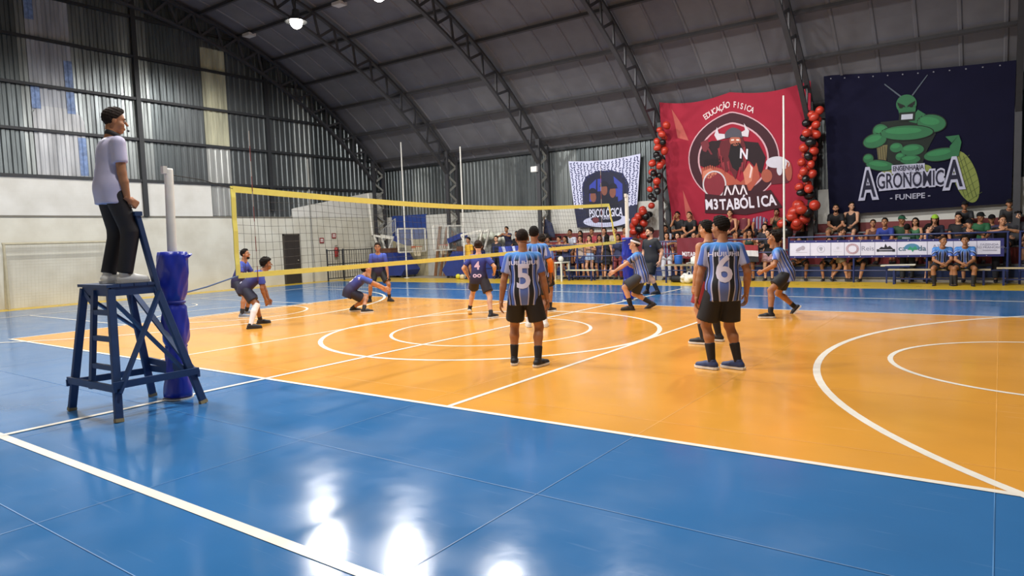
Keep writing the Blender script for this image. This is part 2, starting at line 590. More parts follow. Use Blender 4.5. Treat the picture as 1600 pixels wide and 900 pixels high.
# wall behind the camera and the far end
wn = struct(MB().box((X0, YN - .2, 0), (X1, YN, 5.2)).build('wall_near', white_wall))
wr = MB()
pts = [(YN, 0), (YF, 0)] + [(14.1 * math.cos(PI * i / 24), roof_z(14.1 * math.cos(PI * i / 24))) for i in range(25)]
n = len(pts)
wr.add([(X1, a, b) for a, b in pts] + [(X1 + .2, a, b) for a, b in pts], [tuple(range(n)), tuple(range(2 * n - 1, n - 1, -1))])
struct(wr.build('wall_right', white_wall))

# roof: sheets laid across the vault, purlins along it
ceiling = struct(empty('ceiling'))
NA = 40
roof_mats = [M(c, .62, .0, var=.12, scale=1.5, name='dark_roof_sheet') for c in ('#636369', '#5f5f66', '#67676c')]
def roof_sheet_mesh(w_):
    v = []; f = []
    for j, (xx, lift) in enumerate(((0, 0), (.03, .03), (.09, .03), (.12, 0), (w_, 0))):
        for i in range(NA + 1):
            t = -HALF + 2 * HALF * i / NA
            r = RC + .05 - lift
            v.append((xx, r * math.sin(t), r * math.cos(t) + ZC))
    for j in range(4):
        for i in range(NA):
            a = j * (NA + 1) + i
            f.append((a, a + 1, a + NA + 2, a + NA + 1))
    return mesh('roof_sheet', v, f)
SW = 1.0
rs = roof_sheet_mesh(SW)
x = X0 - .2; k = 0
while x < X1:
    o = obj('roof_sheet', rs, None, ceiling, (x, 0, 0))
    if not rs.materials: rs.materials.append(roof_mats[0])
    o.material_slots[0].link = 'OBJECT'
    o.material_slots[0].material = roof_mats[random.Random(k + 9).randrange(3)]
    x += SW; k += 1
pur = MB().beam((X0, 0, 0), (X1, 0, 0), .07, .14).mesh('purlin')
pur.materials.append(M('#39383b', .6, name='purlin_steel'))
for i in range(-9, 10):
    t = HALF * i / 9.4
    o = obj('purlin', pur, None, ceiling, (0, (RC - .09) * math.sin(t), (RC - .09) * math.cos(t) + ZC))
    o.rotation_euler = (-t, 0, 0)

# arched trusses with lattice columns
DEPTH = .72
truss_steel = M('#3d3d41', .55, .2, name='truss_steel')
def chord_mesh(off, w_, h, name):
    mb = MB(); v = []; f = []
    n = 40
    for i in range(n + 1):
        t = -HALF + 2 * HALF * i / n
        for r, xx in ((RC - off, -w_ / 2), (RC - off, w_ / 2), (RC - off - h, w_ / 2), (RC - off - h, -w_ / 2)):
            v.append((xx, r * math.sin(t), r * math.cos(t) + ZC))
    for i in range(n):
        for j in range(4):
            a = 4 * i + j; b = 4 * i + (j + 1) % 4
            f.append((a, b, b + 4, a + 4))
    f += [(3, 2, 1, 0), tuple(4 * n + j for j in range(4))]
    return mb.add(v, f).mesh(name)
top_me = chord_mesh(.16, .14, .08, 'top_chord')
bot_me = chord_mesh(.16 + DEPTH, .14, .08, 'bottom_chord')
NW = 66
web_me = []
def on_arc(t, off): return (0, (RC - off) * math.sin(t), (RC - off) * math.cos(t) + ZC)
for i in range(NW):
    t0 = -HALF + 2 * HALF * i / NW; t1 = -HALF + 2 * HALF * (i + 1) / NW
    a, b = (on_arc(t0, .2), on_arc(t1, .16 + DEPTH)) if i % 2 else (on_arc(t0, .16 + DEPTH), on_arc(t1, .2))
    web_me.append(MB().beam(a, b, .09, .045, (1, 0, 0)).mesh('web'))
col_web = []
NCW = 14
for i in range(NCW):
    z0, z1 = 5.25 * i / NCW, 5.25 * (i + 1) / NCW
    col_web.append(MB().beam((0, 0 if i % 2 else -.62, z0), (0, -.62 if i % 2 else 0, z1), .09, .045, (1, 0, 0)).mesh('column_web'))
col_in = MB().beam((0, 0, 0), (0, 0, 5.55), .16, .09, (0, 1, 0)).mesh('column_chord')
for me in [top_me, bot_me, col_in] + web_me + col_web: me.materials.append(truss_steel)
web_pale = M('#8f8f8a', .5, .2, name='pale_lattice_steel')
for i, tx in enumerate(TRUSS_X):
    t = empty('roof_truss', (tx, 0, 0), 0, ['dark arched roof truss set against the corrugated gable wall', 'dark arched roof truss over the basketball stands',
        'dark arched roof truss beside the blue club banner', 'dark arched roof truss between blue club banner and red banner',
        'dark arched roof truss between the red and the navy banner', 'dark arched roof truss at the far edge of the navy banner', 'dark arched roof truss past the navy banner'][i], 'roof truss', 'arched roof trusses')
    obj('top_chord', top_me, None, t)
    obj('bottom_chord', bot_me, None, t)
    for me in web_me: obj('web', me, None, t)
    for s in (1, -1):
        obj('column_chord', col_in, None, t, (0, s * 13.98, 0))
        obj('column_chord', col_in, None, t, (0, s * 13.36, 0))
        for me in col_web:
            o = obj('column_web', me, None, t, (0, 13.98 if s > 0 else -13.98, 0))
            if s < 0: o.rotation_euler = (0, 0, PI)
            o.material_slots[0].link = 'OBJECT'; o.material_slots[0].material = web_pale if s > 0 else truss_steel

# lamps: high-bay floodlights hung under the vault
hous = MB().lathe([(.05, .42), (.11, .40), (.13, .22), (.16, .18), (.36, .02), (.37, 0), (.355, 0), (.17, .15), (.02, .16)], n=24).mesh('reflector', True)
bulb = MB().ball((0, 0, .0), .2, 16, 10, (1, 1, 1.1)).mesh('bulb', True)
hous.materials.append(M('#5a5c5f', .35, .7, name='lamp_housing'))
bulb.materials.append(M('#fff6e6', .4, emit=40., var=0, name='glowing_bulb'))
rod_c = {}
for j, ly in enumerate(LAMP_Y):
    for i, lx in enumerate(LAMP_X):
        lt = empty('ceiling_lamp', (lx, ly, LAMP_Z), 0,
                   'round glowing floodlight hanging from the dark vaulted roof', 'lamp', 'floodlights under the roof')
        obj('reflector', hous, None, lt)
        obj('bulb', bulb, None, lt)
        MB().tube([(0, 0, .4), (0, 0, roof_z(ly) - LAMP_Z - .05)], .02, 6).build('hanging_rod', dark_steel, lt)
        ld = bpy.data.lights.new('lamp_light', 'SPOT')
        ld.shadow_soft_size = .22
        ld.spot_size = math.radians(172); ld.spot_blend = .25
        ld.energy = LAMP_W
        ld.color = (1, .975, .94)
        lo = bpy.data.objects.new('lamp_light', ld)
        COL.objects.link(lo); lo.parent = lt
        lo.location = (0, 0, -.3)

# two small unlit fittings fixed under the roof sheets
def roof_hit(u, v):
    d = CAM_F + CAM_R * (u - 800) / FPX + CAM_U * (450 - v) / FPX
    t = 5.
    while t < 60:
        p = CAM_C + d * t
        if abs(p[1]) < 14 and p[2] > roof_z(p[1], .12): return p
        t += .02
for (u_, v_), lb in (((389, 52), 'small white unlit fitting under the roof beside the glowing lamp'), ((530, 3), 'small white unlit fitting under the roof past the second truss')):
    p = roof_hit(u_, v_)
    uf = empty('ceiling_fitting', tuple(p), 0, lb, 'lamp')
    MB().box((-.22, -.16, -.12), (.22, .16, -.02)).build('housing', M('#b9b6b4', .5), uf)
    MB().box((-.19, -.13, -.13), (.19, .13, -.12)).build('diffuser', M('#d2d0cc', .3), uf)
    MB().tube([(0, 0, -.02), (0, 0, .1)], .03, 8).build('stem', dark_steel, uf)

# ================================================================== FIGURES: implicit surfaces meshed with surface nets
class Field:
    def __init__(s, lo, hi, h):
        s.h = h; s.lo = np.asarray(lo, float)
        s.n = np.ceil((np.asarray(hi, float) - s.lo) / h).astype(int) + 1
        s.F = np.full(s.n, 1.0, np.float32)
    def _sl(s, blo, bhi, pad):
        a = np.clip(np.floor((np.asarray(blo) - pad - s.lo) / s.h).astype(int), 0, s.n)
        b = np.clip(np.ceil((np.asarray(bhi) + pad - s.lo) / s.h).astype(int) + 1, 0, s.n)
        return a, b
    def grid(s, a, b):
        ax = [(np.arange(a[i], b[i]) * s.h + s.lo[i]).astype(np.float32) for i in range(3)]
        return ax[0][:, None, None], ax[1][None, :, None], ax[2][None, None, :]
    def put(s, prim, k=.03, grow=0., mode='u'):
        blo, bhi, fn = prim
        a, b = s._sl(blo, bhi, k + grow + 2.5 * s.h)
        if (b <= a).any(): return
        d = fn(*s.grid(a, b)) - grow
        sl = tuple(slice(a[i], b[i]) for i in range(3))
        F = s.F[sl]
        if mode == 'u':
            if k > 0:
                hh = np.clip(.5 + .5 * (F - d) / k, 0, 1)
                s.F[sl] = F * (1 - hh) + d * hh - k * hh * (1 - hh)
            else: s.F[sl] = np.minimum(F, d)
        else: s.F[sl] = np.maximum(F, -d)
    def cut(s, fn):
        g = s.grid((0, 0, 0), s.n)
        s.F = np.maximum(s.F, fn(*g))
    def mesh(s):
        F = s.F
        F[0] = F[-1] = 1; F[:, 0] = F[:, -1] = 1; F[:, :, 0] = F[:, :, -1] = 1
        S = F < 0
        n = s.n - 1
        cnt = np.zeros(n, np.int8)
        cor = [(i, j, k) for i in (0, 1) for j in (0, 1) for k in (0, 1)]
        for i, j, k in cor: cnt += S[i:n[0] + i, j:n[1] + j, k:n[2] + k]
        act = (cnt > 0) & (cnt < 8)
        idx = np.argwhere(act)
        if not len(idx): return np.zeros((0, 3)), []
        vals = {c: F[idx[:, 0] + c[0], idx[:, 1] + c[1], idx[:, 2] + c[2]] for c in cor}
        acc = np.zeros((len(idx), 3)); num = np.zeros(len(idx))
        for c in cor:
            for ax in range(3):
                if c[ax] == 0:
                    e = list(c); e[ax] = 1; e = tuple(e)
                    A, B = vals[c], vals[e]
                    mk = (A < 0) != (B < 0)
                    t = np.where(mk, A / np.where(mk, A - B, 1), 0)
                    q = np.repeat(np.array([c], float), len(idx), 0)
                    q[:, ax] += t
                    acc[mk] += q[mk]; num[mk] += 1
        verts = (idx + acc / num[:, None]) * s.h + s.lo
        vid = np.full(n, -1, np.int64); vid[act] = np.arange(len(idx))
        quads = []
        for ax in range(3):
            A = [slice(None)] * 3; B = [slice(None)] * 3
            A[ax] = slice(0, -1); B[ax] = slice(1, None)
            ch = S[tuple(A)] != S[tuple(B)]
            e = np.argwhere(ch)
            o1, o2 = (ax + 1) % 3, (ax + 2) % 3
            e = e[(e[:, o1] > 0) & (e[:, o2] > 0) & (e[:, o1] < s.n[o1] - 1) & (e[:, o2] < s.n[o2] - 1)]
            inside = S[e[:, 0], e[:, 1], e[:, 2]]
            def at(d1, d2):
                q = e.copy(); q[:, o1] += d1; q[:, o2] += d2
                return vid[q[:, 0], q[:, 1], q[:, 2]]
            Q = np.stack([at(-1, -1), at(0, -1), at(0, 0), at(-1, 0)], 1)
            Q[~inside] = Q[~inside][:, ::-1]
            quads.append(Q)
        return verts, np.concatenate(quads)

def cone(a, b, ra, rb, flat0=None, flat1=None, sq=None):
    """tapered capsule; flat0/flat1: cut the start/end at that fraction"""
    a = np.asarray(a, float); b = np.asarray(b, float)
    ba = b - a; L2 = max(ba @ ba, 1e-9); L = math.sqrt(L2)
    r = max(ra, rb)
    def fn(X, Y, Z):
        px, py, pz = X - a[0], Y - a[1], Z - a[2]
        t0 = (px * ba[0] + py * ba[1] + pz * ba[2]) / L2
        t = np.clip(t0, 0, 1)
        d = np.sqrt((px - t * ba[0]) ** 2 + (py - t * ba[1]) ** 2 + (pz - t * ba[2]) ** 2) - (ra + t * (rb - ra))
        if flat1 is not None: d = np.maximum(d, (t0 - flat1) * L)
        if flat0 is not None: d = np.maximum(d, (flat0 - t0) * L)
        return d
    return np.minimum(a, b) - r, np.maximum(a, b) + r, fn

def ellip(c, r, R=None):
    c = np.asarray(c, float); r = np.asarray(r, float)
    Q = np.eye(3) if R is None else np.asarray(R)
    m_ = r.max()
    def fn(X, Y, Z):
        d = (X - c[0], Y - c[1], Z - c[2])
        q = [(d[0] * Q[0, i] + d[1] * Q[1, i] + d[2] * Q[2, i]) for i in range(3)]
        k0 = np.sqrt((q[0] / r[0]) ** 2 + (q[1] / r[1]) ** 2 + (q[2] / r[2]) ** 2)
        k1 = np.sqrt((q[0] / r[0] ** 2) ** 2 + (q[1] / r[1] ** 2) ** 2 + (q[2] / r[2] ** 2) ** 2)
        return k0 * (k0 - 1) / np.maximum(k1, 1e-6)
    return c - m_, c + m_, fn

def rx(a): c, s = math.cos(a), math.sin(a); return np.array([[1, 0, 0], [0, c, -s], [0, s, c]])
def ry(a): c, s = math.cos(a), math.sin(a); return np.array([[c, 0, s], [0, 1, 0], [-s, 0, c]])
def rzm(a): c, s = math.cos(a), math.sin(a); return np.array([[c, -s, 0], [s, c, 0], [0, 0, 1]])
D = math.radians

# ---- templates in their own frames
def tmpl_head():
    f = Field((-.11, -.14, -.19), (.11, .14, .15), .0065)
    f.put(ellip((0, -.012, .035), (.074, .093, .085)), .02)
    f.put(ellip((0, .022, -.045), (.056, .062, .068)), .03)
    f.put(ellip((0, .055, -.098), (.026, .022, .018)), .03)
    f.put(cone((-.03, .07, .028), (.03, .07, .028), .013, .013), .02)
    f.put(cone((0, .086, .012), (0, .108, -.022), .008, .0135), .015)
    for s in (-1, 1):
        f.put(ellip((s * .03, .098, .006), (.017, .014, .011)), .0, 0, 's')
        f.put(ellip((s * .045, .05, -.03), (.022, .026, .022)), .03)
        f.put(ellip((s * .076, -.012, -.005), (.011, .021, .032)), .006)
    f.put(ellip((0, .083, -.062), (.024, .012, .008)), .008)
    f.put(ellip((0, .082, -.073), (.02, .011, .007)), .006)
    f.put(cone((0, -.022, -.05), (0, -.035, -.175), .05, .054), .03)
    return f.mesh()
HEAD = tmpl_head()

def tmpl_eyes():
    mb = MB()
    for s in (-1, 1): mb.ball((s * .03, .0805, .006), .0108, 8, 6)
    nw = len(mb.f)
    for s in (-1, 1): mb.ball((s * .03, .085, .006), .0078, 6, 5)
    for s in (-1, 1): mb.tube([(s * .016, .088, .026), (s * .032, .087, .031), (s * .048, .076, .027)], [.004, .005, .003], 5)
    return np.array(mb.v), mb.f, nw
EYES = tmpl_eyes()

def tmpl_hand(curl, thumb_in=.0, spread=0.):
    f = Field((-.05, -.06, -.12), (.21, .09, .05), .005)
    f.put(cone((-.04, 0, 0), (.02, 0, 0), .027, .027), .015)
    for y0, y1 in ((-.026, -.03), (-.009, -.01), (.009, .01), (.024, .03)):
        f.put(cone((.02, y0, 0), (.088, y1, 0), .014, .0125), .012)
    for y0, ln, dy in ((.03, .072, spread), (.0105, .082, spread * .3), (-.0095, .076, -spread * .3), (-.029, .06, -spread)):
        p = V(.088, y0, 0); a = 0
        for i, (fr, rr) in enumerate(((.42, .0092), (.33, .0084), (.27, .0076))):
            a += curl[i]
            q = p + V(math.cos(a) * ln * fr, dy * fr * ln * 3, -math.sin(a) * ln * fr)
            f.put(cone(p, q, rr, rr - .0008), .003)
            p = q
    b = V(.02, .03, -.004); m1 = V(.055, .056 - thumb_in, -.014); e = V(.088, .06 - thumb_in * 2, -.026 - thumb_in)
    f.put(cone(b, m1, .014, .0105), .01); f.put(cone(m1, e, .0105, .0085), .004)
    return f.mesh()
HANDS = {'relaxed': tmpl_hand((.35, .4, .3)), 'flat': tmpl_hand((.08, .1, .08), 0, .03), 'grip': tmpl_hand((1.0, 1.1, .7), .022), 'half': tmpl_hand((.6, .6, .4), .01)}

def tmpl_shoe():
    f = Field((-.07, -.11, -.01), (.07, .24, .15), .0075)
    f.put(cone((0, -.045, .045), (0, .06, .045), .043, .044), .02)
    f.put(cone((0, .06, .043), (.004, .165, .03), .044, .036), .02)
    f.put(cone((0, -.02, .05), (0, -.015, .115), .043, .043, None, .9), .02)
    f.cut(lambda X, Y, Z: .014 - Z + 0 * X + 0 * Y)
    up = f.mesh()
    pr = [(0, -.1), (.034, -.088), (.046, -.05), (.042, .02), (.05, .09), (.047, .16), (.028, .2), (0, .208), (-.026, .2), (-.044, .16), (-.048, .09), (-.042, .02), (-.046, -.05), (-.034, -.088)]
    n = len(pr)
    v = [(x, y, .0) for x, y in pr] + [(x * 1.02, y * 1.01, .026) for x, y in pr]
    fc = [tuple(range(n - 1, -1, -1)), tuple(range(n, 2 * n))] + [(i, (i + 1) % n, (i + 1) % n + n, i + n) for i in range(n)]
    return up, (np.array(v), fc)
SHOE, SOLE = tmpl_shoe()

def hairfield(kind):
    f = Field((-.16, -.22, -.42 if kind in ('long', 'pony', 'bob') else -.16), (.16, .15, .19), .0085)
    base = {'buzz': .004, 'short': .013, 'curly': .028, 'long': .016, 'bob': .018, 'bun': .012, 'pony': .012, 'tuft': .014, 'beard': .012}[kind]
    f.put(ellip((0, -.014, .037), (.075 + base, .094 + base, .086 + base)), .0)
    if kind in ('short', 'tuft', 'beard'):
        f.put(ellip((0, .012, .108), (.055, .062, .026)), .03)
    rough_ = {'buzz': .0015, 'curly': .006}.get(kind, .0035)
    gx = f.grid((0, 0, 0), f.n)
    f.F = f.F + rough_ * (np.sin(170 * gx[0] + 40 * gx[2]) * np.sin(150 * gx[1]) + np.sin(210 * gx[2] + 60 * gx[1]))
    # trim to the hairline: rises at the forehead, falls to the nape
    if kind in ('long', 'bob', 'pony', 'bun'):
        f.cut(lambda X, Y, Z: np.maximum((Y - .05) * .9 - (Z - .06) * .75, -.12 - Z + 0 * Y) * .8 + 0 * X)
    else:
        f.cut(lambda X, Y, Z: np.maximum((Y - .036) * .85 - (Z - .05) * .75, (-.085 - Z) + np.maximum(Y + .075, 0) * 1.15) * .8 + 0 * X)
    if kind == 'curly':
        rr = random.Random(4)
        for _ in range(42):
            t = rr.uniform(0, 2 * PI); e = rr.uniform(.05, 1.45)
            c = V(.092 * math.cos(e) * math.cos(t), -.014 + .108 * math.cos(e) * math.sin(t), .045 + .1 * math.sin(e))
            if c[1] > .05 and c[2] < .07: continue
            f.put(ellip(c, (.024, .024, .024)), .012)
    if kind in ('long', 'bob'):
        zb = -.33 if kind == 'long' else -.15
        for s in (-1, 1):
            f.put(cone((s * .07, -.03, .02), (s * .075, -.035, zb), .033, .026), .03)
        f.put(cone((0, -.075, .0), (0, -.085, zb), .05, .045), .04)
        f.put(cone((-.04, -.07, .0), (-.04, -.08, zb - .02), .04, .03), .03)
        f.put(cone((.04, -.07, .0), (.04, -.08, zb - .02), .04, .03), .03)
    if kind == 'bun': f.put(ellip((0, -.1, .095), (.04, .04, .04)), .015)
    if kind == 'tuft': f.put(cone((-.02, -.09, .06), (-.05, -.15, .045), .035, .025), .03)
    if kind == 'pony':
        f.put(cone((0, -.1, .04), (0, -.15, -.04), .028, .035), .015)
        f.put(cone((0, -.15, -.04), (0, -.135, -.22), .035, .015), .02)
    if kind == 'beard':
        f.put(ellip((0, .05, -.085), (.05, .04, .04)), .0)
        f.put(ellip((0, .085, -.068), (.03, .02, .011)), 0, 0, 's')
    return f.mesh()
_hair = {}
def HAIR(k):
    if k not in _hair:
        if k == 'cap':
            f = Field((-.13, -.15, -.06), (.13, .23, .18), .008)
            f.put(ellip((0, -.01, .045), (.092, .112, .1)), 0)
            f.cut(lambda X, Y, Z: .03 - Z + 0 * X + 0 * Y)
            g = cone((0, .08, .042), (0, .15, .03), .075, .055)
            f.put((g[0], g[1], lambda X, Y, Z: np.maximum(g[2](X, Y, Z), np.abs(Z - .04 + (Y - .08) * .12) - .008)), .006)
            _hair[k] = f.mesh()
        elif k == 'bald': _hair[k] = None
        else: _hair[k] = hairfield(k)
    return _hair[k]

def ik(a, t, l1, l2, pole):
    a, t, pole = V(*a), V(*t), V(*pole)
    d = t - a; L = np.linalg.norm(d)
    if L > (l1 + l2) * .998:
        t = a + d / L * (l1 + l2) * .998; d = t - a; L = np.linalg.norm(d)
    if L < abs(l1 - l2) + .01: L = abs(l1 - l2) + .01
    x = d / np.linalg.norm(d)
    ca = (l1 * l1 + L * L - l2 * l2) / (2 * l1 * L)
    p = nrm(pole - x * (pole @ x))
    return a + x * l1 * ca + p * l1 * math.sqrt(max(0, 1 - ca * ca)), t

def solve(H=1.75, pelvis=(0, 0, .93), lean=3., side=0., twist=0., pyaw=0., head=(0, 0), hands=None, feet=None, elbow=None, knee=None, bulk=1., fem=0., hpose=('relaxed', 'relaxed'), plean=None, fit=True):
    """joint positions for a figure that faces +Y with its right side at +X (metres, at H = 1.75)"""
    J = dict(H=H, bulk=bulk, fem=fem, hpose=hpose)
    feet = feet or {'R': (.11, 0, 0, -8, 0), 'L': (-.11, 0, 0, 8, 0)}
    P = V(*pelvis)
    Rp = rzm(D(pyaw)) @ rx(-D(lean * .5 if plean is None else plean))
    Rc = rzm(D(pyaw + twist)) @ rx(-D(lean)) @ ry(D(side))
    ank = {}; F = {}
    for s in 'RL':
        fx, fy, fz, fyaw, fp = feet[s]
        Rf = rzm(D(fyaw)) @ rx(D(-fp))
        F[s] = Rf
        ank[s] = V(fx, fy, fz) + Rf @ V(0, -.01, .085)
    if fit:
        for _ in range(60):
            ok = True
            for s, sg in (('R', 1), ('L', -1)):
                hip = P + Rp @ V(sg * .09, 0, 0)
                if np.linalg.norm(ank[s] - hip) > .835: ok = False
            if ok: break
            P = P - V(0, 0, .01)
    up0, up1, rt, fw = Rp[:, 2], Rc[:, 2], Rc[:, 0], Rc[:, 1]
    Wst = P + nrm(up0 + up1) * .17
    N = Wst + up1 * .35
    sw = .172 - .018 * fem
    J.update(P=P, Rp=Rp, Rc=Rc, W=Wst, C=Wst + up1 * .17, N=N, ank=ank, F=F, feet=feet)
    J['S'] = {'R': Wst + up1 * .295 + rt * sw, 'L': Wst + up1 * .295 - rt * sw}
    nd = nrm(up1 * .45 + V(0, 0, 1) * .55)
    J['Rh'] = rzm(D(pyaw + twist + head[0])) @ rx(-D(head[1]))
    J['Hc'] = N + nd * .15 + J['Rh'] @ V(0, .025, .03)
    hands = hands or {}
    J['E'] = {}; J['Wr'] = {}
    for s, sg in (('R', 1), ('L', -1)):
        t = hands.get(s) or tuple(P + V(sg * .25, .04, -.12))
        pole = (elbow or {}).get(s) or tuple(rt * sg * .7 - fw * .8 - V(0, 0, .25))
        J['E'][s], J['Wr'][s] = ik(J['S'][s], t, .29, .255, pole)
    J['K'] = {}; J['hip'] = {}
    for s, sg in (('R', 1), ('L', -1)):
        hip = P + Rp @ V(sg * .09, 0, 0)
        pole = (knee or {}).get(s) or tuple(F[s] @ V(0, 1, 0) * .8 + Rp @ V(sg * .2, .3, 0))
        J['hip'][s] = hip
        J['K'][s], J['ank'][s] = ik(hip, ank[s], .43, .42, pole)
    return J

def torso(J, g=0., loose=0.):
    b = J['bulk']; Rp, Rc, P, W_, C, N = J['Rp'], J['Rc'], J['P'], J['W'], J['C'], J['N']
    up0, up1, fw = Rp[:, 2], Rc[:, 2], Rc[:, 1]
    fe = J['fem']
    out = [ellip(P + up0 * .03, V(.158, .115, .125) * b + g + loose, Rp),
           ellip(W_, V(.142 - .02 * fe, .105, .15) * b + g + loose, Rc),
           ellip(C + up1 * .01, V(.16 - .01 * fe, .115, .165) * b + g, Rc),
           ellip(W_ + up1 * .26, V(.165 - .015 * fe, .09, .08) + g, Rc)]
    if fe:
        for s in (-1, 1): out.append(ellip(C + up1 * .02 + fw * .085 + Rc[:, 0] * s * .065, V(.058, .05, .055) + g, Rc))
    return out

def bounds(J, pad=.2):
    pts = [J['P'], J['N'], J['Hc']] + [J[k][s] for k in ('S', 'E', 'Wr', 'K', 'hip', 'ank') for s in 'RL']
    return np.min(pts, 0) - pad, np.max(pts, 0) + pad

def body_mesh(J, h, shirt=True, sleeves=.6):
    lo, hi = bounds(J)
    f = Field(lo, hi, h)
    for p in torso(J, -.012 if shirt else 0): f.put(p, .05)
    b = J['bulk'] ** .5
    for s in 'RL':
        f.put(cone(J['N'] - J['Rc'][:, 2] * .03, J['S'][s], .05, .05), .04)
        f.put(cone(J['S'][s], J['E'][s], .051 * b, .04 * b), .03)
        mid = J['E'][s] * .65 + J['Wr'][s] * .35
        f.put(cone(J['E'][s], mid, .04 * b, .041 * b), .015)
        f.put(cone(mid, J['Wr'][s], .041 * b, .028), .015)
        f.put(cone(J['hip'][s], J['K'][s], .088 * b, .056 * b), .03)
        K, A = J['K'][s], J['ank'][s]
        ax = nrm(A - K)
        bk = nrm(-(J['F'][s][:, 1]) + ax * (J['F'][s][:, 1] @ ax))
        q = K + (A - K) * .32 + bk * .016
        f.put(cone(K, q, .052 * b, .057 * b), .02)
        f.put(cone(q, A, .056 * b, .036), .02)
        f.put(cone(A, A + J['F'][s] @ V(0, .06, -.04), .034, .03), .015)
    f.put(cone(J['N'] - J['Rc'][:, 2] * .04, J['Hc'] - J['Rh'][:, 2] * .06 - J['Rh'][:, 1] * .03, .058, .052), .04)
    v, q = f.mesh()
    V_ = [v]; Q = [np.asarray(q)]
    o = len(v)
    hv = HEAD[0] @ J['Rh'].T + J['Hc']
    V_.append(hv); Q.append(np.asarray(HEAD[1]) + o); o += len(hv)
    for i, (s, sg) in enumerate((('R', 1), ('L', -1))):
        X = nrm(J['Wr'][s] - J['E'][s])
        hd = J.get('handdir', {}).get(s)
        if hd is not None: X = nrm(V(*hd))
        ref = J.get('thumb', {}).get(s)
        ref = V(*ref) if ref is not None else J['Rc'] @ V(-sg * .15, .6, .0) + V(0, 0, .75)
        if abs(X @ nrm(ref)) > .95: ref = J['Rc'] @ V(0, 1, 0)
        Y = nrm(ref - X * (ref @ X)); Z = np.cross(X, Y) * sg
        A = np.stack([X, Y, Z], 1)
        hm = HANDS[J['hpose'][i]]
        hv = (hm[0] * .98) @ A.T + J['Wr'][s] + X * .012
        hq = np.asarray(hm[1])
        if sg < 0: hq = hq[:, ::-1]
        V_.append(hv); Q.append(hq + o); o += len(hv)
    return np.concatenate(V_), np.concatenate(Q)

def shirt_mesh(J, h, sleeve=.62, hem=-.1, neck=.075, g=.012, tank=False, crop=None):
    lo, hi = bounds(J, .22)
    P, N, Rp, Rc = J['P'], J['N'], J['Rp'], J['Rc']
    f = Field(np.minimum(lo, P - .3), hi, h)
    for p in torso(J, g, .012): f.put(p, .05)
    b = J['bulk']
    if hem < -.05:
        f.put(cone(P + Rp[:, 2] * .05, P + Rp[:, 2] * (hem - .02), .105, .11), .06)
        for s in (-1, 1): f.put(cone(P + Rp @ V(s * .085, 0, .05), P + Rp @ V(s * .095, 0, hem - .03), .1 * b, .1 * b), .05)
    if not tank:
        for s in 'RL':
            f.put(cone(N - Rc[:, 2] * .04, J['S'][s], .055, .06), .04)
            if sleeve:
                f.put(cone(J['S'][s], J['E'][s], .063 * b ** .5, .066 * b ** .5, None, sleeve), .02)
            if sleeve >= .99:
                f.put(cone(J['E'][s], J['Wr'][s], .056, .045, None, .95), .02)
    else:
        for s in 'RL': f.put(cone(N - Rc[:, 2] * .05, J['S'][s] * .75 + N * .25 - Rc[:, 2] * .01, .045, .03), .03)
    u = Rp[:, 2]
    f.cut(lambda X, Y, Z: hem - ((X - P[0]) * u[0] + (Y - P[1]) * u[1] + (Z - P[2]) * u[2]))
    f.put(ellip(N + Rc[:, 2] * .035 + Rc[:, 1] * .03, V(1, 1, .8) * neck, Rc), 0, 0, 's')
    if tank:
        for s, sg in (('R', 1), ('L', -1)):
            f.put(ellip(J['S'][s] + Rc[:, 0] * sg * .045 - Rc[:, 2] * .02, (.085, .11, .12), Rc), 0, 0, 's')
        f.put(ellip(N + Rc[:, 1] * .06, (.075, .09, .1), Rc), 0, 0, 's')
    v, q = f.mesh()
    r = (v - P) @ Rc
    return v, q, r

def legs_mesh(J, h, length=.78, skirt=False, flare=.03):
    """shorts (length < 1), full trousers (2) or a skirt"""
    lo, hi = bounds(J, .22)
    P, Rp = J['P'], J['Rp']
    hi = hi.copy(); hi[2] = max(P[2], J['K']['R'][2], J['K']['L'][2]) + .3
    f = Field(lo, hi, h)
    b = J['bulk']
    f.put(ellip(P + Rp[:, 2] * .03, V(.17, .128, .135) * b, Rp), .03)
    for s in 'RL':
        ln = min(length, 1)
        rb = .088 * b ** .5 + (flare if length < 1 else -.008)
        f.put(cone(J['hip'][s] + Rp[:, 2] * .02, J['K'][s], .106 * b ** .5, rb, None, ln), .03)
        if length > 1:
            fr = length - 1
            A = J['K'][s] + (J['ank'][s] - J['K'][s]) * fr
            f.put(cone(J['K'][s], A, .083 * b ** .5, .07, None, 1.0), .03)
    if skirt:
        K = (J['K']['R'] + J['K']['L']) / 2
        f.put(cone(P, K, .14, .17, None, length), .03)
    u = Rp[:, 2]
    f.cut(lambda X, Y, Z: ((X - P[0]) * u[0] + (Y - P[1]) * u[1] + (Z - P[2]) * u[2]) - .13)
    return f.mesh()

def smooth_mesh(name, v, q, rest=None, scale=1.):
    me = bpy.data.meshes.new(name)
    v = np.ascontiguousarray(np.asarray(v, np.float32) * scale); q = np.asarray(q, np.int32)
    me.vertices.add(len(v)); me.vertices.foreach_set('co', v.ravel())
    me.loops.add(q.size); me.loops.foreach_set('vertex_index', q.ravel())
    me.polygons.add(len(q))
    me.polygons.foreach_set('loop_start', np.arange(0, q.size, 4, dtype=np.int32))
    me.polygons.foreach_set('loop_total', np.full(len(q), 4, np.int32))
    me.polygons.foreach_set('use_smooth', np.ones(len(q), bool))
    me.update(calc_edges=True)
    if rest is not None:
        at = me.attributes.new('rest', 'FLOAT_VECTOR', 'POINT')
        at.data.foreach_set('vector', np.ascontiguousarray(rest, np.float32).ravel())
    return me

def poly_mesh(name, v, f, scale=1., smooth=True):
    return mesh(name, np.asarray(v) * scale, f, smooth)

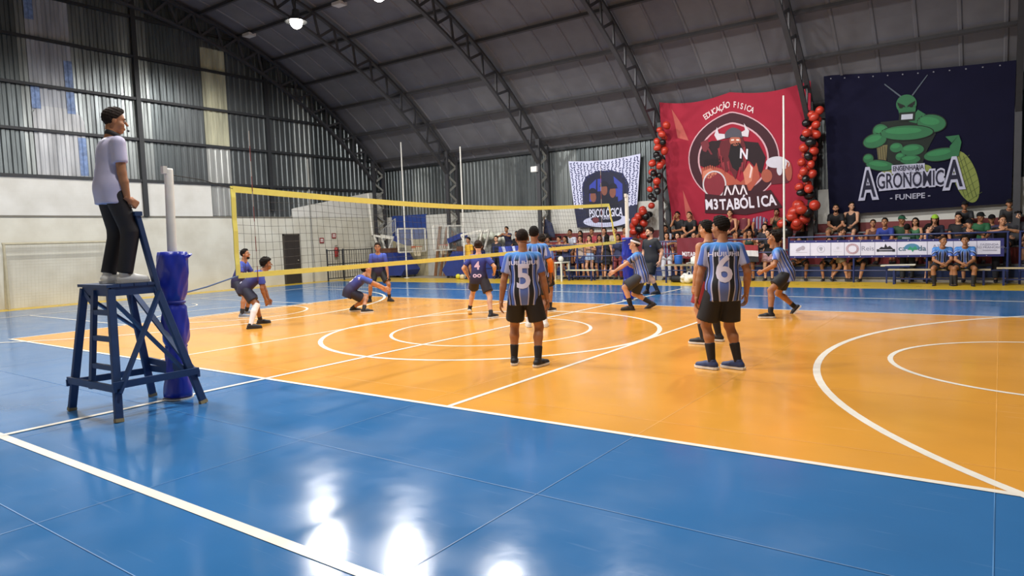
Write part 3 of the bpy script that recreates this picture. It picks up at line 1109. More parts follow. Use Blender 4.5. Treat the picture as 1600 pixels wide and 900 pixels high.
# ---- cloth materials that follow the garment
def rest_mat(name, build, rough=.7):
    mt = bpy.data.materials.new(name)
    mt.use_nodes = True
    nt = mt.node_tree
    b = nt.nodes['Principled BSDF']
    b.inputs['Roughness'].default_value = rough
    at = nt.nodes.new('ShaderNodeAttribute'); at.attribute_name = 'rest'
    sp = nt.nodes.new('ShaderNodeSeparateXYZ'); nt.links.new(at.outputs['Vector'], sp.inputs[0])
    col = build(nt, at, sp)
    nt.links.new(col, b.inputs['Base Color'])
    return mt
def _math(nt, op, a, b=None):
    n = nt.nodes.new('ShaderNodeMath'); n.operation = op
    for i, q in enumerate((a, b)):
        if q is None: continue
        if isinstance(q, (int, float)): n.inputs[i].default_value = q
        else: nt.links.new(q, n.inputs[i])
    return n.outputs[0]
def _ramp(nt, src, stops, const=False):
    r = nt.nodes.new('ShaderNodeValToRGB')
    cr = r.color_ramp
    if const: cr.interpolation = 'CONSTANT'
    while len(cr.elements) < len(stops): cr.elements.new(.5)
    for e, (p, c) in zip(cr.elements, stops):
        e.position = p; e.color = (*lin(c), 1)
    nt.links.new(src, r.inputs[0])
    return r.outputs[0]
def _mix(nt, fac, a, b):
    n = nt.nodes.new('ShaderNodeMix'); n.data_type = 'RGBA'
    for i, q in ((0, fac), (6, a), (7, b)):
        if isinstance(q, (int, float)): n.inputs[i].default_value = q
        elif isinstance(q, str): n.inputs[i].default_value = (*lin(q), 1)
        else: nt.links.new(q, n.inputs[i])
    return n.outputs[2]
def jersey_stripe(nt, at, sp):
    ax = _math(nt, 'DIVIDE', _math(nt, 'ABSOLUTE', sp.outputs[0]), .17)
    ay = _math(nt, 'DIVIDE', _math(nt, 'ABSOLUTE', sp.outputs[1]), .125)
    u = _math(nt, 'MULTIPLY', _math(nt, 'ARCTAN2', ax, ay), .64)
    st = _ramp(nt, u, [(0, '#5a74c0'), (.15, '#b4b8d8'), (.2, '#14151d'), (.40, '#b4b8d8'), (.45, '#4563b4'), (.6, '#14151d'), (.68, '#a9b0d4'), (.75, '#4a66b8'), (.9, '#8f9ccc')], True)
    nz = nt.nodes.new('ShaderNodeTexNoise'); nz.inputs['Scale'].default_value = 14
    mp = nt.nodes.new('ShaderNodeMapping'); mp.inputs['Rotation'].default_value = (0, .6, 0); mp.inputs['Scale'].default_value = (3, 1, .7)
    nt.links.new(at.outputs['Vector'], mp.inputs[0]); nt.links.new(mp.outputs[0], nz.inputs['Vector'])
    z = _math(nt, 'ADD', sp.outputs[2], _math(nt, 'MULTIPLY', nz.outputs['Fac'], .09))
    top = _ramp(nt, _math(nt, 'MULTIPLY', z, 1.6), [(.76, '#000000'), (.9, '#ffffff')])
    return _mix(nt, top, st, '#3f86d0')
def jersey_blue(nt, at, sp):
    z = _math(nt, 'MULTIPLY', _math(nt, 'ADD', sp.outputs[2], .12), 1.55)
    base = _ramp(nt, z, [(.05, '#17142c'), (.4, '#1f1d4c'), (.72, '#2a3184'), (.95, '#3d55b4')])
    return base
def jersey_multi(nt, at, sp):
    u = _math(nt, 'FRACT', _math(nt, 'MULTIPLY', sp.outputs[0], 9.0))
    return _ramp(nt, u, [(0, '#7a2434'), (.35, '#39406e'), (.6, '#b9b6be'), (.75, '#2f3563')], True)
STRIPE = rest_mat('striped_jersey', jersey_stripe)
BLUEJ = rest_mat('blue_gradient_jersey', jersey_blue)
MULTI = rest_mat('red_blue_striped_cloth', jersey_multi)

EYE_W = M('#b3a69b', .7, var=0, name='eye_white'); EYE_D = M('#1c1410', .6, var=0, name='eye_dark')
_cache = {}
def cached(key, fn):
    if key not in _cache: _cache[key] = fn()
    return _cache[key]

SKIN = ['#b98463', '#a06d4c', '#8a5a3d', '#c9987a', '#6f4630']
def skin(i): return M(SKIN[i], .55, var=.05, scale=20, name='skin_tone_%d' % i)
def put(o_mesh, name, mat, parent):
    o = bpy.data.objects.new(name, o_mesh)
    COL.objects.link(o); o.parent = parent
    if not o_mesh.materials: o_mesh.materials.append(mat)
    o.material_slots[0].link = 'OBJECT'; o.material_slots[0].material = mat
    return o

def person(label, group, loc, rz, pose, look, key=None, h=.014):
    """pose: keyword dict for solve(); look: skin, hair=(kind, colour), top=(options, material), legs=(options, material), socks, shoes"""
    root = empty('person', loc, rz, label, 'person', group)
    J = cached(('J', key), lambda: solve(**pose)) if key else solve(**pose)
    for k in ('handdir', 'thumb'):
        if k in look: J[k] = look[k]
    H = J['H'] / 1.75
    root.scale = (1, 1, 1)
    ck = (lambda *a: ('m', key, H) + a) if key else None
    def C(tagk, fn): return cached(ck(*tagk), fn) if key else fn()
    clothed = look.get('top') is not None
    body = C(('body', clothed), lambda: smooth_mesh('body', *body_mesh(J, h, clothed), scale=H))
    put(body, 'body', skin(look.get('skin', 0)), root)
    def eyes():
        v = EYES[0] @ J['Rh'].T + J['Hc']
        me = poly_mesh('eyes', v, EYES[1], H)
        me.materials.append(EYE_W); me.materials.append(EYE_D)
        me.polygons.foreach_set('material_index', [0] * EYES[2] + [1] * (len(EYES[1]) - EYES[2]))
        return me
    o = bpy.data.objects.new('eyes', C(('eyes',), eyes)); COL.objects.link(o); o.parent = root
    hk, hc = look.get('hair', ('short', '#1a1411'))
    for part, kk, cc in (('hair', hk, hc),) + ((('cap', 'cap', look['cap']),) if 'cap' in look else ()):
        hm = HAIR(kk)
        if hm is not None:
            put(C(('hair', kk), lambda hm=hm: smooth_mesh(part, hm[0] @ J['Rh'].T + J['Hc'], hm[1], scale=H)), part, M(cc, .85, var=.25, scale=60, bump=.4, spec=.2), root)
    out = {'root': root, 'J': J}
    if clothed:
        to, tm = look['top']
        me = C(('top', str(to)), lambda: (lambda r: smooth_mesh('shirt', r[0], r[1], r[2], scale=H))(shirt_mesh(J, h, **to)))
        out['shirt'] = put(me, look.get('topname', 'shirt'), tm, root)
    if look.get('legs'):
        lo_, lm = look['legs']
        out['shorts'] = put(C(('legs', str(lo_)), lambda: smooth_mesh('shorts', *legs_mesh(J, h, **lo_), scale=H)), look.get('legname', 'shorts'), lm, root)
    for i, s in enumerate('RL'):
        Rf = J['F'][s]; A = J['ank'][s]; base = A - Rf @ V(0, -.01, .085)
        sm, so = look.get('shoes', (M('#22222a', .6), M('#d8d6d0', .6)))
        shoe = put(C(('shoe', s), lambda: smooth_mesh('shoe', SHOE[0] @ Rf.T + base, SHOE[1], scale=H)), 'shoe', sm, root)
        if so is not None:
            o = put(C(('sole', s), lambda: poly_mesh('sole', SOLE[0] @ Rf.T + base, SOLE[1], H, False)), 'sole', so, shoe)
        sk = look.get('socks')
        if sk:
            fr, smt = sk[s] if isinstance(sk, dict) else sk
            if fr:
                def sock():
                    K = J['K'][s]
                    lo = np.minimum(A, K) - .12; hi = np.maximum(A, K) + .12
                    f = Field(lo, hi, .011)
                    bk = nrm(-(Rf[:, 1]))
                    q = A + (K - A) * .68 + bk * .016
                    if fr <= .66: f.put(cone(A, q, .043, .064, None, fr / .68), .0)
                    else:
                        f.put(cone(A, q, .043, .064), .02); f.put(cone(q, K + (K - A) * .1, .064, .066, None, 1), .02)
                    return smooth_mesh('sock', *f.mesh(), scale=H)
                put(C(('sock', s, fr), sock), look.get('sockname', 'sock'), smt, root)
    return out

def number_on(pr, items, mat, name='number'):
    """lettering stuck on the back (+) of the shirt: items (text, size, up, bold, width[, lateral])"""
    J = pr['J']; me = pr['shirt'].data; H = J['H'] / 1.75
    bvh = BVHTree.FromPolygons([v.co for v in me.vertices], [tuple(p.vertices) for p in me.polygons])
    R = J['Rc']; P = J['P']
    av = []; af = []
    for it in items:
        txt, size, upz, bold, wd = it[:5]; lat = it[5] if len(it) > 5 else 0; face = it[6] if len(it) > 6 else -1
        v, f = text_tris(txt, size, bold, wd)
        v, f = refine(v, f, .03)
        o = len(av)
        for a, b in v:
            org = (P + R @ V(a * -face + lat, face * .6, b + upz)) * H
            hit = bvh.ray_cast(Vector(org), Vector(R @ V(0, -face, 0)))
            q = V(*hit[0]) if hit[0] is not None else (P + R @ V(a * -face + lat, face * .1, b + upz)) * H
            av.append(q + R @ V(0, face * .005, 0))
        af += [tuple(i + o for i in q) for q in f]
    return obj(name, mesh(name, av, af), mat, pr['shirt'])

# ================================================================== NET, POSTS, REFEREE STAND
navy_wood = M('#1f3a63', .5, var=.12, scale=9, name='navy_painted_wood')
yellow_tape = M('#fff07a', .6, var=.04, scale=12, name='yellow_net_tape')
net_cord = M('#34332f', .8, var=0, name='dark_net_cord')
white_paint = M('#d9d7cf', .45, var=.06, name='white_enamel')
blue_vinyl = M('#1f2f9c', .3, var=.12, scale=5, bump=.25, name='blue_vinyl')

def ntop(y):
    t = (y + 4.98) / 9.7
    return 2.40 * (1 - t) + 2.38 * t - .14 * math.sin(PI * t)
def nbot(y):
    t = (y + 4.98) / 9.95
    return 1.32 * (1 - t) + 1.46 * t - .0 * math.sin(PI * t) - .03 * math.sin(PI * t)
YA, YT, YB = -4.98, 4.70, 5.02
net = empty('volleyball_net', (0, 0, 0), 0, 'volleyball net with dark cord mesh and yellow tape edges strung across the court', 'volleyball net')
def ribbon(fn_mid, n, wdt, th=.012, wave=.004):
    v = []; f = []
    for i in range(n + 1):
        y, z = fn_mid(i / n)
        xx = wave * math.sin(i * 1.7)
        for dx, dz in ((-th / 2, -wdt / 2), (th / 2, -wdt / 2), (th / 2, wdt / 2), (-th / 2, wdt / 2)): v.append((xx + dx, y, z + dz))
    for i in range(n):
        for j in range(4):
            a = 4 * i + j; b = 4 * i + (j + 1) % 4
            f.append((a, a + 4, b + 4, b))
    f += [(0, 1, 2, 3), tuple(4 * n + j for j in (3, 2, 1, 0))]
    return MB().add(v, f)
ribbon(lambda t: (YA + (YT - YA) * t, ntop(YA + (YT - YA) * t) - .035), 40, .075).build('top_tape', yellow_tape, net)
ribbon(lambda t: (YA + (YB - YA) * t, nbot(YA + (YB - YA) * t)), 40, .065).build('bottom_tape', yellow_tape, net)
def side(y0, z0, y1, z1):
    mb = MB(); n = 8; v = []; f = []
    for i in range(n + 1):
        t = i / n; y = y0 + (y1 - y0) * t; z = z0 + (z1 - z0) * t; xx = .006 * math.sin(i * 2.1)
        for dx, dy in ((-.006, -.03), (.006, -.03), (.006, .03), (-.006, .03)): v.append((xx + dx, y + dy, z))
    for i in range(n):
        for j in range(4): f.append((4 * i + j, 4 * i + (j + 1) % 4, 4 * i + 4 + (j + 1) % 4, 4 * i + 4 + j))
    f += [(3, 2, 1, 0), tuple(4 * n + j for j in range(4))]
    mb.add(v, f).build('side_tape', yellow_tape, net)
side(YA, nbot(YA), YA, ntop(YA)); side(YB, nbot(YB), YT, ntop(YT))
cords = MB()
NV = 96
for i in range(1, NV):
    t = i / NV
    ya, yb = YA + (YT - YA) * t, YA + (YB - YA) * t
    bow = .02 * math.sin(i * .9)
    cords.tube([(0, ya, ntop(ya) - .06), (.004, (ya + yb) / 2 + bow * .5, (ntop(ya) + nbot(yb)) / 2), (0, yb, nbot(yb) + .03)], .0022, 3)
for j in range(1, 10):
    q = j / 10
    pts = []
    for i in range(25):
        t = i / 24
        ya, yb = YA + (YT - YA) * t, YA + (YB - YA) * t
        pts.append((0, ya * (1 - q) + yb * q, (ntop(ya) - .05) * (1 - q) + nbot(yb) * q - .01 * math.sin(t * 40)))
    cords.tube(pts, .0022, 3)
tag(cords.build('net_cords', net_cord, net), kind='stuff')
red_p = M('#8e4a44', .6, var=0); wht_p = M('#b9aea4', .5, var=0)
for ya, zb, zt in ((-4.72, 1.24, 3.08), (4.32, 1.4, 3.2)):
    an = empty('antenna', (0, 0, 0)); an.parent = net
    n = 10
    bpy.data.objects.remove(an)
    ant = MB().tube([(.012, ya, zb), (.012, ya, zt)], .0045, 6).build('antenna', wht_p, net)
    for i in range(0, n, 2):
        a = zb + (zt - zb) * i / n; b = zb + (zt - zb) * (i + 1) / n
        MB().tube([(.012, ya, a), (.012, ya, b)], .0055, 6).build('red_band', red_p, ant)
MB().tube([(0, YA, ntop(YA) - .03), (0, -5.38, 2.46), (0, -5.78, 2.5)], .005, 5).build('top_cable', net_cord, net)
MB().tube([(0, YT, ntop(YT) - .03), (0, 5.6, 2.45)], .005, 5).build('top_cable', net_cord, net)
MB().tube([(0, YA, nbot(YA)), (.02, -5.4, 1.22), (.05, -5.72, 1.17)], .009, 6).build('tie_rope', M('#5b6f92', .8), net)
MB().tube([(0, YB, nbot(YB)), (0, 5.58, 1.5)], .007, 6).build('tie_rope', M('#cbb944', .8), net)

def net_post(x, y, top, padtop, label, seed):
    p = empty('net_post', (x, y, 0), 0, label, 'net post', 'net posts')
    MB().lathe([(.052, 0), (.05, 1.4), (.046, top - .02), (.04, top)], n=16).build('pole', white_paint, p, True)
    MB().box((-.03, -.075, top - .06), (.03, -.03, top + .02)).build('hook', white_paint, p)
    MB().lathe([(.16, 0), (.16, .015), (.07, .02), (.06, .06)], n=18).build('base_plate', M('#c9c7bf', .5), p)
    r = random.Random(seed)
    prof = []
    nz = 34
    for i in range(nz + 1):
        z = .03 + (padtop - .03) * i / nz
        q = .135
        for zc, dpt in ((padtop * .66, .04), (padtop * .36, .02)):
            q -= dpt * math.exp(-((z - zc) / .035) ** 2)
        q += .014 * math.sin(z * 9 + seed)
        prof.append((q, z))
    prof += [(.09, padtop + .005), (.06, padtop - .01)]
    ph = [r.uniform(0, 6) for _ in range(4)]
    wob = lambda t, z: (.09 * math.sin(2 * t + ph[0] + z * 3) + .05 * math.sin(5 * t + ph[1] + z * 13) + .03 * math.sin(9 * t + ph[2] - z * 21)) * (1 if z > .2 else .4)
    pad = MB().lathe(prof, n=40, wob=wob).build('protective_pad', blue_vinyl, p, True)
    for zc in (padtop * .66, padtop * .36):
        MB().lathe([(.11, zc - .015), (.118, zc), (.11, zc + .015)], n=24).build('strap', M('#27308c', .5), pad, True)
    # loose flap at the top of the pad
    v = []; f = []
    for i in range(7):
        a = -.5 + i * .18
        for k, (rr, zz) in enumerate(((.13, padtop - .16), (.15, padtop - .08), (.2 if i in (2, 3, 4) else .15, padtop - .03))):
            v.append((rr * math.cos(a + .9), rr * math.sin(a + .9), zz + .01 * math.sin(i * 2)))
    for i in range(6):
        for k in range(2): f.append((3 * i + k, 3 * i + 3 + k, 3 * i + 4 + k, 3 * i + 1 + k))
    o = MB().add(v, f).build('flap', blue_vinyl, pad, True)
    md = o.modifiers.new('thick', 'SOLIDIFY'); md.thickness = .008
    p.rotation_euler = (-D(1.6), 0, 0) if y < 0 else (0, 0, 0)
    return p
net_post(.03, -5.83, 2.56, 1.64, 'white net post in crumpled blue vinyl padding beside the referee stand', 1)
net_post(0, 5.66, 2.62, 1.56, 'white net post in blue padding behind the player with the headband', 5)

st = empty('referee_stand', (0, -6.3, 0), 0, 'navy painted wooden referee stand with ladder rungs and handrail', 'referee stand')
ZP = 1.34
def S(x, y, z): return (x, y + 6.3, z)
feet = {'a': (-.49, -6.71), 'b': (.52, -6.69), 'c': (.53, -5.82), 'd': (-.36, -5.92)}
tops = {'a': (-.28, -6.58), 'b': (.31, -6.58), 'c': (.31, -6.13), 'd': (-.28, -6.13)}
def on(k, z):
    t = z / (ZP - .06)
    return S(feet[k][0] * (1 - t) + tops[k][0] * t, feet[k][1] * (1 - t) + tops[k][1] * t, z)
for k in 'abcd':
    MB().beam(on(k, 0), on(k, ZP - .05), .075, .05, (1, 0, 0) if k in 'ab' else (1, 0, 0), .006).build('leg', navy_wood, st)
    q = on(k, .02)
    MB().beam(on(k, 0), on(k, .035), .078, .053, (1, 0, 0)).build('worn_foot', M('#9a8862', .8), st)
for i in range(4):
    y0 = -6.63 + i * .134
    MB().box(S(-.31, y0, ZP - .03), S(.34, y0 + .128, ZP)).build('platform_board', navy_wood, st)
for a, b in (('a', 'b'), ('b', 'c'), ('c', 'd'), ('d', 'a')):
    MB().beam(on(a, ZP - .075), on(b, ZP - .075), .03, .085).build('apron', navy_wood, st)
def ext(p, q, e):
    p, q = V(*p), V(*q); d = nrm(q - p)
    return p - d * e, q + d * e
off = V(.0, -.035, 0)
for a, b, z, o_ in (('a', 'b', .33, V(0, -.04, 0)), ('b', 'c', .36, V(.05, 0, 0)), ('c', 'd', .33, V(0, .04, 0)), ('d', 'a', .3, V(-.045, 0, 0)), ('b', 'c', .5, V(-.05, 0, 0))):
    if z == .5: continue
    p, q = ext(V(*on(a, z)) + o_, V(*on(b, z)) + o_, .06)
    MB().beam(p, q, .03, .07).build('stretcher', navy_wood, st)
p, q = ext(V(*on('d', .42)) + V(0, .045, 0), V(*on('c', .36)) + V(0, .045, 0), .05)
MB().beam(p, q, .03, .07).build('stretcher', navy_wood, st)
MB().beam(V(*on('b', .28)) + V(.045, 0, 0), V(*on('c', 1.24)) + V(.045, 0, 0), .025, .075, (1, 0, 0)).build('cross_brace', navy_wood, st)
MB().beam(V(*on('c', .3)) + V(-.045, 0, 0), V(*on('b', 1.22)) + V(-.045, 0, 0), .025, .07, (1, 0, 0)).build('cross_brace', navy_wood, st)
MB().beam(V(*on('d', .75)) + V(0, .04, 0), V(*on('a', 1.24)) + V(-.04, .0, 0), .025, .07, (1, 0, 0)).build('cross_brace', navy_wood, st)
MB().beam(V(*on('c', .34)) + V(0, .04, 0), V(*on('d', 1.2)) + V(0, .04, 0), .025, .06, (0, 1, 0)).build('cross_brace', navy_wood, st)
# ladder: inner stile and rungs up to the near leg
def mid(z): return V(*on('a', z)) * .52 + V(*on('b', z)) * .48
MB().beam(mid(.28) + V(0, -.02, 0), mid(ZP - .06) + V(0, -.02, 0), .06, .045, (0, 1, 0)).build('ladder_stile', navy_wood, st)
for z in (.52, .8, 1.06):
    MB().beam(mid(z) + V(0, -.02, 0), V(*on('b', z)) + V(0, -.01, 0), .04, .05).build('ladder_rung', navy_wood, st)
MB().beam(mid(1.1), V(*on('a', 1.27)), .03, .06).build('cross_brace', navy_wood, st)
rail_pts = {}
for s, xx in ((-1, -.29), (1, .31)):
    a, b = S(xx, -6.11, ZP - .12), S(xx, -6.27, 2.03)
    MB().beam(a, b, .05, .07, (1, 0, 0), .005).build('handrail_post', navy_wood, st)
MB().beam(S(-.34, -6.275, 2.045), S(.36, -6.275, 2.045), .075, .045, (0, 0, 1), .006).build('handrail', navy_wood, st)

# ================================================================== PLAYERS
black = M('#16161c', .7, name='black_cloth'); dark_navy = M('#1a1d33', .7, name='dark_navy_cloth')
white_c = M('#dedde2', .7, name='white_cloth'); numc = M('#d9d6ea', .6, var=0, name='number_print')
pinkp = M('#cfb3cf', .6, var=0, name='pink_print')
shoe_k = M('#1b1b20', .6, name='black_shoe'); shoe_n = M('#2b3a66', .6, name='navy_shoe'); shoe_w = M('#e4e3df', .5, name='white_shoe'); shoe_g = M('#6b7688', .6, name='grey_blue_shoe')
sole_w = M('#e2e0da', .6, name='white_sole'); sole_k = M('#26262a', .7, name='dark_sole')

def player(label, group, fR, fL, theta, pose, look, H=1.8, yaw=(0, 0), pitch=(0, 0), lift=(0, 0), at=None, items=None, mat=None):
    """fR, fL: where the two feet stand (floor points)"""
    a, b = V(*fR), V(*fL)
    c = (a + b) / 2 if at is None else V(*at)
    th = D(theta)
    R = rzm(-th)
    s = H / 1.75
    la, lb = R @ (a - c) / s, R @ (b - c) / s
    pose = dict(pose, H=H, feet={'R': (la[0], la[1], lift[0], yaw[0], pitch[0]), 'L': (lb[0], lb[1], lift[1], yaw[1], pitch[1])})
    pr = person(label, group, (c[0], c[1], .007 + c[2]), th, pose, look, h=.0125)
    if items: number_on(pr, items, mat or numc)
    return pr
G1 = 'players in striped blue and black jerseys'; G2 = 'players in dark blue jerseys'
jersey = dict(sleeve=.7, hem=-.13)
G = lambda u, v: AT(u, v)

# number 5, seen from behind
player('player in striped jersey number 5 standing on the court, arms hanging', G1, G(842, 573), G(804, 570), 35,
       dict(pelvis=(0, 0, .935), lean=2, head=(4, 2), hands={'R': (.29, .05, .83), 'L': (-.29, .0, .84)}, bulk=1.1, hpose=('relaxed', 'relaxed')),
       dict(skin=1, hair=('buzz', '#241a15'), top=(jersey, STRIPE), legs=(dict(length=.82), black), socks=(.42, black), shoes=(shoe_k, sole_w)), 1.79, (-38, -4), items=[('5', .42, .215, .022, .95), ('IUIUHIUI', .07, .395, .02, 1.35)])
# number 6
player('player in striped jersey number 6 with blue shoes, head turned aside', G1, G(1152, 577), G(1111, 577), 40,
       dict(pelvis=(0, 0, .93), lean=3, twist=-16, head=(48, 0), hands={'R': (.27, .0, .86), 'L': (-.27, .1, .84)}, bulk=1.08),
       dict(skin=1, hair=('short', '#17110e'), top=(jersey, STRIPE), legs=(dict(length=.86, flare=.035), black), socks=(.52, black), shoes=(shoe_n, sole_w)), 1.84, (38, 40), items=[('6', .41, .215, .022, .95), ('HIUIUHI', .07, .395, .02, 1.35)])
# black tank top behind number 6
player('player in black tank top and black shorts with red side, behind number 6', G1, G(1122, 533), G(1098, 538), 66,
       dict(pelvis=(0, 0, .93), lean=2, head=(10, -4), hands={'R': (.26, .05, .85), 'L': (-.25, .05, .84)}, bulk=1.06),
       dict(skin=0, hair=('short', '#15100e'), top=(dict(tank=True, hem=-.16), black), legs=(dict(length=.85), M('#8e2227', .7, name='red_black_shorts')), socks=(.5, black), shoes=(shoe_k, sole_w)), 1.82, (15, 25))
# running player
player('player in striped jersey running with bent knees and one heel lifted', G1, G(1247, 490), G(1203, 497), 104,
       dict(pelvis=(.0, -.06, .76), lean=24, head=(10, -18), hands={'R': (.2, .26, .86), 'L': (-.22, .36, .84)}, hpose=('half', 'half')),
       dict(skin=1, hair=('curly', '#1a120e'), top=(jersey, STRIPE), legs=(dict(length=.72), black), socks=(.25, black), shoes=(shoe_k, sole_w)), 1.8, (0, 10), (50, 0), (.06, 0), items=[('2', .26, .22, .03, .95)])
# crouching player with headband
ip = player('player in striped jersey and white headband crouching with one arm reaching low', G1, G(1020, 482), G(985, 485), 112,
       dict(pelvis=(0, -.02, .70), lean=14, head=(5, -14), hands={'R': (.08, .3, .98), 'L': (-.2, .62, .78)}, elbow={'R': (.8, -.3, -.5), 'L': (-.6, -.2, -.7)}, bulk=1.1, hpose=('grip', 'flat')),
       dict(skin=3, hair=('short', '#3a2b22'), top=(jersey, STRIPE), legs=(dict(length=.9, flare=.035), M('#33343a', .7, name='charcoal_shorts')), socks=(.45, black), shoes=(M('#2a2222', .6), sole_k)), 1.78, (5, 8), (28, 0), (.03, 0))
J = ip['J']; sH = J['H'] / 1.75
hb = MB(); v = []; f = []
for k in range(28):
    t = 2 * PI * k / 28
    for r_, z_ in ((1.0, .035), (1.0, .075), (.93, .075), (.93, .035)):
        v.append((J['Rh'] @ V(.092 * r_ * math.cos(t), -.014 + .111 * r_ * math.sin(t), z_ + .012 * math.sin(t)) + J['Hc']) * sH)
for k in range(28):
    for j in range(4): f.append((4 * k + j, 4 * k + (j + 1) % 4, 4 * ((k + 1) % 28) + (j + 1) % 4, 4 * ((k + 1) % 28) + j))
hb.add(v, f).build('headband', white_c, ip['root'], True)
# two team mates behind number 5
gp = player('player in striped jersey with orange elbow sleeve and white shoes, behind number 5', G1, G(852, 511), G(826, 511), 36,
       dict(pelvis=(0, 0, .93), lean=4, head=(-8, 0), hands={'R': (.27, .1, .86), 'L': (-.2, .2, .9)}, bulk=1.05),
       dict(skin=2, hair=('short', '#15100e'), top=(jersey, STRIPE), legs=(dict(length=.82), black), socks=(.2, white_c), shoes=(shoe_w, sole_w)), 1.86, (-10, 5), items=[('8', .28, .235, .03, .95)])
J = gp['J']; sH = J['H'] / 1.75
MB().tube([(J['S']['R'] * .3 + J['E']['R'] * .7) * sH, J['E']['R'] * sH, (J['E']['R'] * .35 + J['Wr']['R'] * .65) * sH], [.056, .054, .048], 14).build('elbow_sleeve', M('#e0781e', .6, name='orange_sleeve'), gp['root'], True)
player('player in striped jersey and black shoes, far behind number 5', G1, G(860, 487), G(840, 489), 34,
       dict(pelvis=(0, 0, .92), lean=6, head=(10, 0), bulk=1.0),
       dict(skin=1, hair=('short', '#1b1411'), top=(jersey, STRIPE), legs=(dict(length=.8), black), socks=(.3, black), shoes=(shoe_k, sole_w)), 1.72, (-40, 5))
# ---- the other side of the net
jb = dict(sleeve=.75, hem=-.12)
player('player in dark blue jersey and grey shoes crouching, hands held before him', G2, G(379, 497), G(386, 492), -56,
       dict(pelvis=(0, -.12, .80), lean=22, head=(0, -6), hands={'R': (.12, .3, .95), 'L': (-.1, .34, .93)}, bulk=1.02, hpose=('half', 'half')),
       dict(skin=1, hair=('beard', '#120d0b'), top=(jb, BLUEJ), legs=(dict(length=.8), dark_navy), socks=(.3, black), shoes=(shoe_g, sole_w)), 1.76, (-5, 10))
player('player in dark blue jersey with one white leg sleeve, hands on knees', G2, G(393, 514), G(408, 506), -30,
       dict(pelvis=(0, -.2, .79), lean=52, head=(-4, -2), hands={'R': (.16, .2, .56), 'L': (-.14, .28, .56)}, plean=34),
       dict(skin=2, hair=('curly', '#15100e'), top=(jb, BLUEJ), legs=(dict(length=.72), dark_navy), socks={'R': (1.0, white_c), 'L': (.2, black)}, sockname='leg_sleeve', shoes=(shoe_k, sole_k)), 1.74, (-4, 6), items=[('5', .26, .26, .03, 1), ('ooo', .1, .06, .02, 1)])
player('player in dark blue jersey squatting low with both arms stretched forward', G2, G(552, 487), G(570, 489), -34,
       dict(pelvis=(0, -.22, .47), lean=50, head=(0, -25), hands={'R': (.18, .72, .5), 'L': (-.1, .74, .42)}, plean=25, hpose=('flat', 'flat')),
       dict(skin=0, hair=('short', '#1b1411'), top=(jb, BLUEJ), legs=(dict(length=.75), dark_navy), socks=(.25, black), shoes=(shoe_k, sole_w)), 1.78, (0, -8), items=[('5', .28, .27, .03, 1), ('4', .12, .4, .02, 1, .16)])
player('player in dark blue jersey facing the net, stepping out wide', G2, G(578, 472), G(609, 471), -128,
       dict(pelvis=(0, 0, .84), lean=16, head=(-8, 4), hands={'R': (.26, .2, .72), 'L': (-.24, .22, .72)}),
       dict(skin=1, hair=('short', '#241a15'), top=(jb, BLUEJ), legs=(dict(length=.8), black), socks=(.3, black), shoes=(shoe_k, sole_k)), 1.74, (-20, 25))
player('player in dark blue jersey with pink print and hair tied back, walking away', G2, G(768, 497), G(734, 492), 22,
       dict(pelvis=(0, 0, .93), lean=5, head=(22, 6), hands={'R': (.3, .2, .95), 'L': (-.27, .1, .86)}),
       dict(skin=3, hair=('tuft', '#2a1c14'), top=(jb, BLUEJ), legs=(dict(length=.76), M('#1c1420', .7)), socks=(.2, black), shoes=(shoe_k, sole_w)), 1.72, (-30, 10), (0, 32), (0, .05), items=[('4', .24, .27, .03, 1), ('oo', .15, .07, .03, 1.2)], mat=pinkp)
# ---- coach
cp = player('man in black t-shirt and black shorts standing behind the padded post', 'people beside the court', G(1027, 460), G(1011, 459), 165,
       dict(pelvis=(0, 0, .93), lean=2, head=(-22, 0), hands={'R': (.27, .02, .86), 'L': (-.28, .02, .84)}, bulk=1.16),
       dict(skin=3, hair=('beard', '#241812'), top=(dict(sleeve=.72, hem=-.16), M('#1d2026', .75)), legs=(dict(length=.88), M('#15161a', .7)), socks=(.5, black), shoes=(shoe_k, sole_k)), 1.86, (-10, 15))
number_on(cp, [('o', .07, .36, .04, 1, -.09, 1)], M('#5a64c8', .6, var=0), 'chest_badge')
# ---- referee on the stand
rp = person('referee in pale polo shirt and black trousers standing on the wooden stand', None, (.12, -6.43, ZP + .003), D(-6),
       dict(H=1.80, pelvis=(0, .0, .93), lean=7, head=(-14, 6), hands={'R': (.2, .1, .70), 'L': (-.2, .1, .70)}, elbow={'R': (.5, -.9, 0), 'L': (-.5, -.9, 0)},
            feet={'R': (.09, .06, 0, -12, 0), 'L': (-.1, -.03, 0, 6, 0)}, bulk=1.03, hpose=('grip', 'grip')),
       dict(skin=1, hair=('short', '#241b17'), top=(dict(sleeve=.68, hem=-.13, neck=.065), M('#b9b6d2', .55, var=.05, name='pale_lavender_polo')), legs=(dict(length=1.97), M('#17141a', .7, name='black_trousers')), legname='trousers', shoes=(shoe_w, M('#b9b7b4', .6)),
            handdir={'R': (.0, .8, -.6), 'L': (0, .8, -.6)}), h=.0125)
number_on(rp, [('STAFF', .055, .47, .01, 1.1)], M('#8c8ba6', .6, var=0), 'back_print')
J = rp['J']; sH = 1.8 / 1.75
v = []; f = []
c0 = J['N'] + J['Rc'][:, 2] * .035
for k in range(24):
    t = 2 * PI * k / 24
    for r_, z_ in ((.072, -.015), (.066, .03), (.058, .03), (.062, -.015)):
        v.append((c0 + J['Rc'] @ V(r_ * math.cos(t), r_ * 1.08 * math.sin(t) + .005, z_ - .02 * math.sin(t))) * sH)
